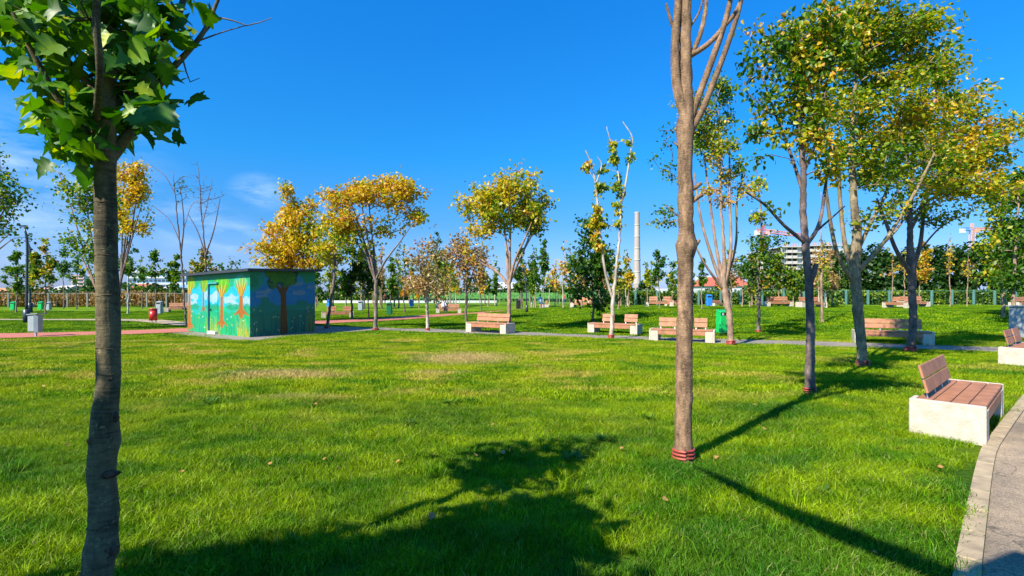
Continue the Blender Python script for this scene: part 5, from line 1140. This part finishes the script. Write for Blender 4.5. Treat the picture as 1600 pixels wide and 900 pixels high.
fence('teal-posted wire fence in front of the ivy hedge', 960, 1740, 33, HD - .3, 2.15, TEAL, .26, (2.1,))
fence('grey-posted wire fence before the dry reeds at the left', -80, 330, 31, 62, 1.75, GPOST, .14, (1.7,))
# bright green sports-pitch fence
gf = empty('pitch_fence', (xz(640, 82), 82, 0), 0, label='bright green netted fence of a sports pitch in the middle distance', cat='fence')
NET = leafmat('green_net', [(0, (.06, .30, .03)), (1, (.20, .62, .06))], .5, .02)
GNET = mat('green_net_panel', (.13, .36, .06), .6, 0, 2.6, col2=(.03, .15, .04)); pw_ = 1.6
pm = MB().box((pw_ / 2, 0, 1.35), (pw_ - .06, .03, .95)).mesh('panel', GNET); lowm = MB()
for k in range(8): lowm.box((.1 + k * .2, 0, .45), (.03, .03, .84))
lm = lowm.mesh('bar_panel', mat('green_bars', (.05, .22, .10), .6, .2, 3))
for i in range(int((xz(940, 82) - xz(640, 82)) / pw_)):
    link('panel', pm, gf, (i * pw_, 0, .0)); link('bar_panel', lm, gf, (i * pw_, 0, 0)); link('post', bpy.data.meshes.get('pitch_post') or MB().box((0, 0, 1.0), (.07, .07, 2.0)).mesh('pitch_post', GPOST), gf, (i * pw_, -.03, 0))
ww = empty('low_wall', (xz(505, 92), 92, 0), 0, label='low white wall on the far side of the lawn', cat='wall')
for i in range(12): MB().box((1.3 + i * 2.6, 0, .22), (2.58, .2, .44)).build('wall_panel', WHITE, ww)
leafmass('dry_reeds', 'band of dry brown reeds and weeds behind the grey fence', [(xz(-120, 64), xz(340, 64), 64, 68, 0, 1.5, .35)], 17000, .34, REED, (.45, .3), 33, cat='reeds', up=.8)
leafmass('green_scrub', 'dark green scrub behind the dry reeds', [(xz(-120, 72), xz(340, 72), 71, 74, 0, 2.1, .5)], 7000, .45, FARLEAF, (.55, .3), 34, cat='scrub')
leafmass('far_scrub', 'low mixed scrub behind the low white wall', [(xz(480, 98), xz(650, 98), 97, 101, 0, 2.3, .6), (xz(650, 110), xz(960, 110), 109, 113, 0, 2.6, .8)], 9000, .5, FARLEAF, (.5, .35), 35, cat='scrub')
leafmass('ground_cover', 'patch of pale weeds on the mound left of the mossy trunk', [(xz(1225, 42), xz(1245, 42), 41, 43, 0, .28, .3), (xz(1295, 40), xz(1310, 40), 39, 41, 0, .3, .3)], 260, .16, IVY, (.85, .2), 36, cat='weeds', up=.5)
def far_tree(label, px, d, top, hw, tint, n, seed, leaf=.5, low=.25, m=FARLEAF, group=None):
    rg = np.random.default_rng(seed); x = xz(px, d); h = EYE + (HZ - top + (6 if d > 94 and hw > 22 else 0)) / F * d; r = hw * d / F
    root = empty('tree', (x, d, 0), 0, label=label, cat='tree', group=group)
    Q, q = catmull([(0, 0, 0), (.1, 0, h * .4), (0, .1, h * .9)], [.22, .16, .04], 1.2); b = MB(); b.tube(Q, q, 6); b.build('trunk', BK_DARK, root, True)
    cl = []
    for i in range(26):
        t = rg.random(); zz = h * (low + (1 - low) * t * .93); rr = r * (1 - .55 * t ** 2) * rg.random() ** .5; a_ = rg.random() * 6.28; cl.append((rr * math.cos(a_), rr * math.sin(a_), zz, r * rg.uniform(.28, .5)))
    idx = rg.integers(len(cl), size=n); cl = np.array(cl); u = rg.normal(size=(n, 3)); u /= np.linalg.norm(u, axis=1)[:, None]
    P = cl[idx, :3] + u * (cl[idx, 3] * rg.random(n) ** .35)[:, None]; P[:, 2] = np.clip(P[:, 2], .2, None)
    tt = np.clip(tint + rg.normal(size=n) * .09 + rg.normal(size=len(cl))[idx] * .12, 0, 1)
    v, f, t = leafcloud(P, leaf * rg.uniform(.6, 1.4, n), tt, rg); link('crown', fastmesh('crown', v, f, m, False, t), root, kind='stuff')
FT = [('dense dark evergreen behind the fence, left of the thick mossy trunk', 1300, 96, 402, 30, .30), ('dark evergreen directly behind the thick mossy trunk', 1345, 98, 392, 28, .24), ('dark evergreen between the mossy and the purple-brown trunks', 1378, 95, 388, 28, .26),
      ('dark bushy evergreen behind the purple-brown trunk', 1420, 97, 393, 28, .30), ('rounded dark evergreen right of the brown-leaved slim tree', 1458, 96, 388, 26, .26), ('dark evergreen behind the bristling poplar', 1492, 98, 391, 26, .32),
      ('broad dark evergreen left of the orange crane mast', 1525, 95, 386, 28, .25), ('dark evergreen behind the leafy right-hand tree', 1562, 97, 383, 28, .26), ('dark evergreen behind the grey cabinet', 1598, 96, 385, 30, .24), ('dark evergreen beyond the right picture edge', 1640, 96, 384, 34, .24),
      ('olive tree behind the fence under the unfinished block', 1262, 92, 420, 24, .62), ('lighter olive tree behind the fence right of the tall dark stem', 1312, 88, 412, 22, .75), ('low green tree behind the fence left of the unfinished block', 1200, 92, 432, 22, .5),
      ('bushy green tree behind the fence near the red roof', 1120, 96, 448, 20, .45), ('small green tree rising over the fence right of the chimney', 1010, 92, 440, 14, .45), ('round dark bush left of the chimney foot', 975, 90, 437, 16, .30), ('dark green bush behind the pitch fence', 865, 105, 440, 16, .32),
      ('bush on the far left behind the reeds', 150, 90, 440, 22, .5), ('low bush between the red-roofed hall and the grey bin', 240, 80, 446, 18, .5), ('dark bush left of the striped white block', 60, 92, 452, 22, .45), ('low dark bush right of the birch', 705, 108, 448, 14, .4), ('low bush behind the orange-brown tree', 615, 108, 446, 20, .35),
      ('distant green tree mass left of the pitch fence', 655, 112, 438, 18, .3)]
for i, (lb, px, d_, top, hw, tn) in enumerate(FT): far_tree(lb, px, d_, top, hw, tn, 2400 if hw > 22 else 1200, 200 + i, .72 if hw > 22 else .5, low=.06)

# ------------------------------------------------------------------ far buildings
GLASS = mat('far_window_glass', (.05, .07, .10), .2, .2, .3); ROOFR = mat('red_roof', (.42, .10, .06), .8, .15, .8); ROOFO = mat('orange_roof', (.50, .22, .10), .8, .15, .8)
FW = mat('far_white_wall', (.52, .52, .52), .8, .06, .2); FG = mat('far_grey_concrete', (.46, .43, .39), .85, .12, .5); FB = mat('far_blue_cladding', (.20, .34, .55), .5, .1, .2); PINKB = mat('pink_band', (.50, .28, .26), .7, .1, .3)
def block(label, px0, px1, top, d, m, depth=12, rows=0, cols=0, wfrac=(.55, .5), name='building', roof=None, bands=None, z0=0, yb=None):
    x0, x1 = xz(px0, d), xz(px1, d); h = EYE + (HZ - top) / F * d; root = empty(name, ((x0 + x1) / 2, d, 0), 0, label=label, cat='building'); w_ = x1 - x0
    MB().box((0, depth / 2, h / 2), (w_, depth, h)).build('wall', m, root)
    if rows:
        ch = h / rows; cw = w_ / cols; me = MB().box((0, 0, 0), (cw * wfrac[0], .3, ch * wfrac[1])).mesh('window', GLASS)
        for r_ in range(rows):
            for c in range(cols): link('window', me, root, (-w_ / 2 + cw * (c + .5), .05, ch * (r_ + .52)))
    if bands:
        for r_ in range(rows + 1): MB().box((0, -.2, min(h - .2, r_ * h / rows + .1)), (w_ + .2, .5, h / rows * .28)).build('balcony_band', bands, root)
    if roof:
        rm, rh, o = roof; a = w_ / 2 + o
        MB().add([(-a, -o, h), (a, -o, h), (a, depth + o, h), (-a, depth + o, h), (-a * .8, depth / 2, h + rh), (a * .8, depth / 2, h + rh)], [(3, 2, 1, 0), (0, 1, 5, 4), (2, 3, 4, 5), (1, 2, 5), (3, 0, 4)]).build('roof', rm, root)
    return root, h, w_
block('white six-storey apartment block with pink balcony bands behind the reeds', 112, 131, 430, 260, FW, 16, 6, 2, (.7, .45), bands=PINKB)
block('grey side wing of the striped white block', 131.2, 147, 430, 262, FG, 14, 6, 3, (.35, .4))
block('long blue and white office building behind the red-roofed hall', 200, 291, 424, 300, FB, 30, 4, 14, (.8, .35), bands=FW)
block('low white hall with red roof right of the big left trunk', 197, 228, 452, 170, FW, 12, 1, 5, (.4, .35), roof=(ROOFR, 1.9, .6))
block('small white house behind the grey bin left of the hut', 246, 263, 452, 165, FW, 9, 1, 3, (.4, .4), roof=(FG, 1.0, .4))
block('low grey-blue house touching the left edge of the hut', 264, 296, 450, 175, FG, 9, 1, 4, (.4, .4), roof=(FB, 1.2, .4))
block('low house with orange roof at the far left', -60, 18, 455, 180, FW, 10, 1, 8, (.4, .4), roof=(ROOFO, 1.2, .5))
block('low dark-roofed house behind the lamp posts', 22, 66, 455, 190, FG, 10, 1, 5, (.4, .4), roof=(PINKB, 1.4, .5))
block('white gabled house behind the sparse left tree', 76, 100, 453, 180, FW, 10, 1, 3, (.4, .4), roof=(FG, 1.6, .5))
block('tall white stepped building behind the round yellow-green tree', 775, 805, 441, 320, FW, 14, 5, 5, (.4, .35))
block('wide low white building under the stepped one', 768, 850, 452, 310, FW, 12, 1, 10, (.5, .3), roof=(FG, 1.0, .6))
block('white two-storey building behind the russet tree', 733, 750, 444, 310, FW, 12, 3, 3, (.6, .4))
block('grey long shed behind the dark green oval tree', 880, 955, 451, 320, FG, 12, 1, 9, (.5, .3), roof=(FG, 1.5, .6))
block('white house with red hipped roof right of the bare brown trunk', 1098, 1172, 447, 230, FW, 14, 1, 8, (.35, .4), roof=(ROOFR, 4.2, .8))
block('white square tower block behind the red-roofed house', 1096, 1112, 431, 290, FW, 10, 4, 3, (.4, .35))
block('low pale plant building at the foot of the chimney', 975, 1012, 451, 560, FG, 20, 1, 5, (.4, .3))
block('grey low works beside the chimney', 1020, 1062, 451, 500, FW, 14, 1, 6, (.5, .3))
block('small white house by the left end of the green fence', 600, 640, 455, 230, FW, 10, 1, 4, (.4, .4), roof=(ROOFO, 1.6, .4))
# chimney
cd = 620; ch_ = EYE + (HZ - 333) / F * cd; cs = empty('chimney', (xz(995.5, cd), cd, 0), 0, label='tall pale concrete industrial chimney on the horizon', cat='chimney')
for i in range(7):
    z0, z1 = ch_ * i / 7, ch_ * (i + 1) / 7; r = lambda z: (11.5 - 4.2 * z / ch_) / 2 * cd / F
    MB().tube([(0, 0, z0 + .01), (0, 0, z1 - .01)], [r(z0), r(z1)], 32).build('shaft_section', mat('chimney_concrete', (.40, .34, .31) if i % 2 else (.36, .295, .275), .8, .05, .1), cs)
    if i: MB().tube([(0, 0, z0 - .5), (0, 0, z0 + .5)], r(z0) + .5, 24).build('ring', FG, cs)
MB().tube([(0, 0, ch_), (0, 0, ch_ + 1.2)], r(ch_) + .3, 24).build('rim', FG, cs)
# unfinished apartment block
def shell(label, px0, px1, top, d, floors, bays, depth, seed):
    x0, x1 = xz(px0, d), xz(px1, d); w_ = x1 - x0; h = EYE + (HZ - top) / F * d; fh = h / (floors + .45); rg = np.random.default_rng(seed)
    root = empty('unfinished_building', ((x0 + x1) / 2, d, 0), 0, label=label, cat='building')
    me = MB().box((0, depth / 2 - .6, 0), (w_ + 1.0, depth + 1.2, .35)).mesh('floor_slab', FG); col_ = MB().box((0, 0, fh / 2), (.45, .45, fh - .36)).mesh('column', FG); wl = MB().box((0, 0, fh / 2), (w_ / bays - .5, .25, fh - .37)).mesh('infill_wall', FW)
    hw_ = MB().box((0, 0, fh / 2 - fh * .25), (w_ / bays - .5, .2, fh * .4)).mesh('parapet', FG); sc_ = MB().box((0, 0, .8), (.4, .4, 1.6)).mesh('column_stub', PINKB)
    MB().box((0, depth * .62, h * .48), (w_ * .96, depth * .5, h * .92)).build('core', mat('dark_interior', (.09, .085, .08), .9, .1, .5), root)
    for f_ in range(floors + 1): link('floor_slab', me, root, (0, 0, f_ * fh))
    for f_ in range(floors):
        for b in range(bays + 1): link('column', col_, root, (-w_ / 2 + b * w_ / bays, 0, f_ * fh))
        for b in range(bays):
            q = (b * 7 + seed) % 5
            if q in (1, 2): link('infill_wall', wl, root, (-w_ / 2 + (b + .5) * w_ / bays, .6, f_ * fh))
            else: link('parapet', hw_, root, (-w_ / 2 + (b + .5) * w_ / bays, -.5, f_ * fh))
    for b in range(bays * 2 + 1): link('column_stub', sc_, root, (-w_ / 2 + b * w_ / bays / 2, 0, floors * fh + .1))
shell('unfinished grey concrete apartment block with open floors behind the dark stem', 1221, 1262, 382, 250, 9, 5, 14, 1)
shell('second unfinished concrete wing right of the tall dark stem', 1264, 1316, 380, 262, 9, 6, 14, 3)
shell('unfinished narrow tower left of the unfinished blocks', 1180, 1192, 394, 255, 9, 2, 10, 2)
def crane(label, px, d, ztop_px, jib_px, cjib_px, jib_y, mm, jm, drop=0):
    x = xz(px, d); h = EYE + (HZ - ztop_px) / F * d; root = empty('tower_crane', (x, d, 0), 0, label=label, cat='crane'); s = d / F
    def lattice(name, A, B, wd, m, n, th):
        A, B = np.array(A, float), np.array(B, float); b = MB(); T = (B - A) / np.linalg.norm(B - A); up = np.array([0, 0, 1.]) if abs(T[2]) < .7 else np.array([1., 0, 0]); S = np.cross(T, up); S /= np.linalg.norm(S); U = np.cross(S, T); C_ = [(-1, -1), (1, -1), (1, 1), (-1, 1)]
        for a, c in C_: o = (S * a + U * c) * wd / 2; b.tube([A + o, B + o], th, 4)
        for i in range(n):
            for k in range(4):
                a, c = C_[k], C_[(k + 1) % 4]; p = A + (B - A) * i / n + (S * a[0] + U * a[1]) * wd / 2; q = A + (B - A) * (i + 1) / n + (S * c[0] + U * c[1]) * wd / 2; b.tube([p, q], th * .7, 3)
        return b.build(name, m, root)
    lattice('mast', (0, 0, 0), (0, 0, h), 1.9, mm, 26, .22)
    zj = EYE + (HZ - jib_y) / F * d; zq = EYE + (HZ - jib_y - drop) / F * d
    lattice('jib', (1, 0, zj), ((jib_px - px) * s, 0, zq), 1.5, jm, 22, .18); lattice('counter_jib', (-1, 0, zj), ((cjib_px - px) * s, 0, zj), 1.4, mm, 6, .2)
    lattice('tower_top', (0, 0, zj), (0, 0, zj + 9 * s), 1.0, mm, 4, .16)
    MB().box(((cjib_px - px) * s, 0, zj - 1), (2.4, 1.6, 2.6)).build('counterweight', FW, root); MB().box((1.8, -1.2, zj - 1.2), (1.8, 1.6, 2.2), bev=.1).build('cab', jm, root)
CRR, CRW, CRO, CRB = mat('crane_red', (.62, .13, .08), .6, .05, 1), mat('crane_pink_white', (.75, .50, .50), .6, 0, .35, col2=(.60, .15, .15)), mat('crane_orange', (.62, .30, .18), .6, .05, 1), mat('crane_blue', (.05, .20, .50), .6, .05, 1)
crane('red and white tower crane left of the unfinished block', 1192, 262, 362, 1252, 1183, 361, CRR, CRW, 7)
crane('orange tower crane with blue counter-jib left of the leafy right-hand tree', 1519, 300, 360, 1552, 1504, 358, CRO, CRO, 0)
bpy.data.objects['counter_jib.001'].data.materials[0] = CRB

# ------------------------------------------------------------------ small things on the lawn
rg = np.random.default_rng(77)
fl = [fastmesh('fallen_leaf', *(lambda q: (q[0], q[1]))(lobed(k, rg)), BROWNL, False, np.full(25, .3 + .2 * k)) for k in range(3)]
def fallen(px, py, s, label, k=0, rz=0, tilt=.5, grp=None):
    s *= .42
    p = gp(px, py); o = link('fallen_leaf', fl[k % 3]); o.location = (p[0], p[1], p[2] + .06); o.rotation_euler = (tilt, .3 * ((k % 3) - 1), rz); o.scale = (s,) * 3; tag(o, label, 'leaf', grp)
fallen(676, 824, .13, 'brown curled leaf, left of the pair lying at the edge of the crown shadow', 0, .4, .9)
fallen(692, 822, .12, 'brown curled leaf, right of the pair lying at the edge of the crown shadow', 1, 2.2, .7)
fallen(745, 722, .12, 'orange fallen leaf lying in the sunlit grass left of the dark shadow', 2, 1, .8)
fallen(1236, 684, .13, 'pale brown leaf lying right of the long trunk shadow', 1, 2, .6)
for i, (a, b) in enumerate(((770, 672), (930, 660), (1404, 711), (1288, 672), (505, 728), (1040, 795), (1370, 880), (1155, 598), (1190, 598), (960, 590), (1000, 580), (1240, 588), (880, 582), (705, 582), (1180, 640), (1322, 640), (820, 600), (1100, 575), (640, 600), (1470, 742)) + tuple((float(rg.uniform(60, 1500)), float(rg.uniform(556, 760))) for _ in range(34))):
    fallen(a, b, .075 + .02 * (i % 3), 'small dry leaf scattered in the grass', i, i * 1.3, .4 + .2 * (i % 3), 'small dry leaves scattered over the lawn')
# broad-leaved weeds
def weed(px, py, r, label, seed, grp=None, pale=0):
    p = gp(px, py); rg = np.random.default_rng(seed); n = 26; a = rg.random(n) * 6.28; P = np.c_[np.cos(a) * r * .25, np.sin(a) * r * .25, rg.uniform(.03, .07, n)]
    A = np.c_[np.cos(a), np.sin(a), rg.uniform(.1, .8, n)]; A /= np.linalg.norm(A, axis=1)[:, None]; Nn = np.cross(A, np.cross(np.array([0, 0, 1.]), A)); S = np.cross(A, Nn); t = LT * np.array([.55, 1, 1]); sz = r * rg.uniform(.5, 1.1, n)
    V = P[:, None] + sz[:, None, None] * (t[None, :, 0, None] * S[:, None] + t[None, :, 1, None] * A[:, None] - np.abs(t[None, :, 2, None]) * Nn[:, None] * .6)
    Fc = (np.arange(n)[:, None, None] * 7 + LTF[None]).reshape(-1, 3)
    o = link('weed', fastmesh('weed', V.reshape(-1, 3), Fc, IVY, False, np.repeat(np.clip(.3 + pale + rg.normal(size=n) * .12, 0, 1), 7)), None); o.location = tuple(p); tag(o, label, 'weed', grp)
for i, (a, b, r, t) in enumerate(((705, 634, .13, 'left of a pair on the middle lawn'), (735, 632, .11, 'right of a pair on the middle lawn'), (330, 634, .13, 'on the lawn right of the nearest trunk'), (940, 694, .11, 'in the sun left of the red-footed trunk'), (895, 724, .13, 'at the upper edge of the crown shadow'),
        (1015, 660, .10, 'close left of the bare brown trunk'), (1205, 640, .12, 'touching the diagonal trunk shadow'), (640, 668, .10, 'alone on the open lawn below the bare patch'), (1290, 780, .09, 'beside the thin bough shadow'), (360, 590, .13, 'far out on the yellowish lawn'))):
    weed(a, b, r, 'broad-leaved weed rosette ' + t, 300 + i, 'weed rosettes in the lawn', .0 if i % 3 else .2)
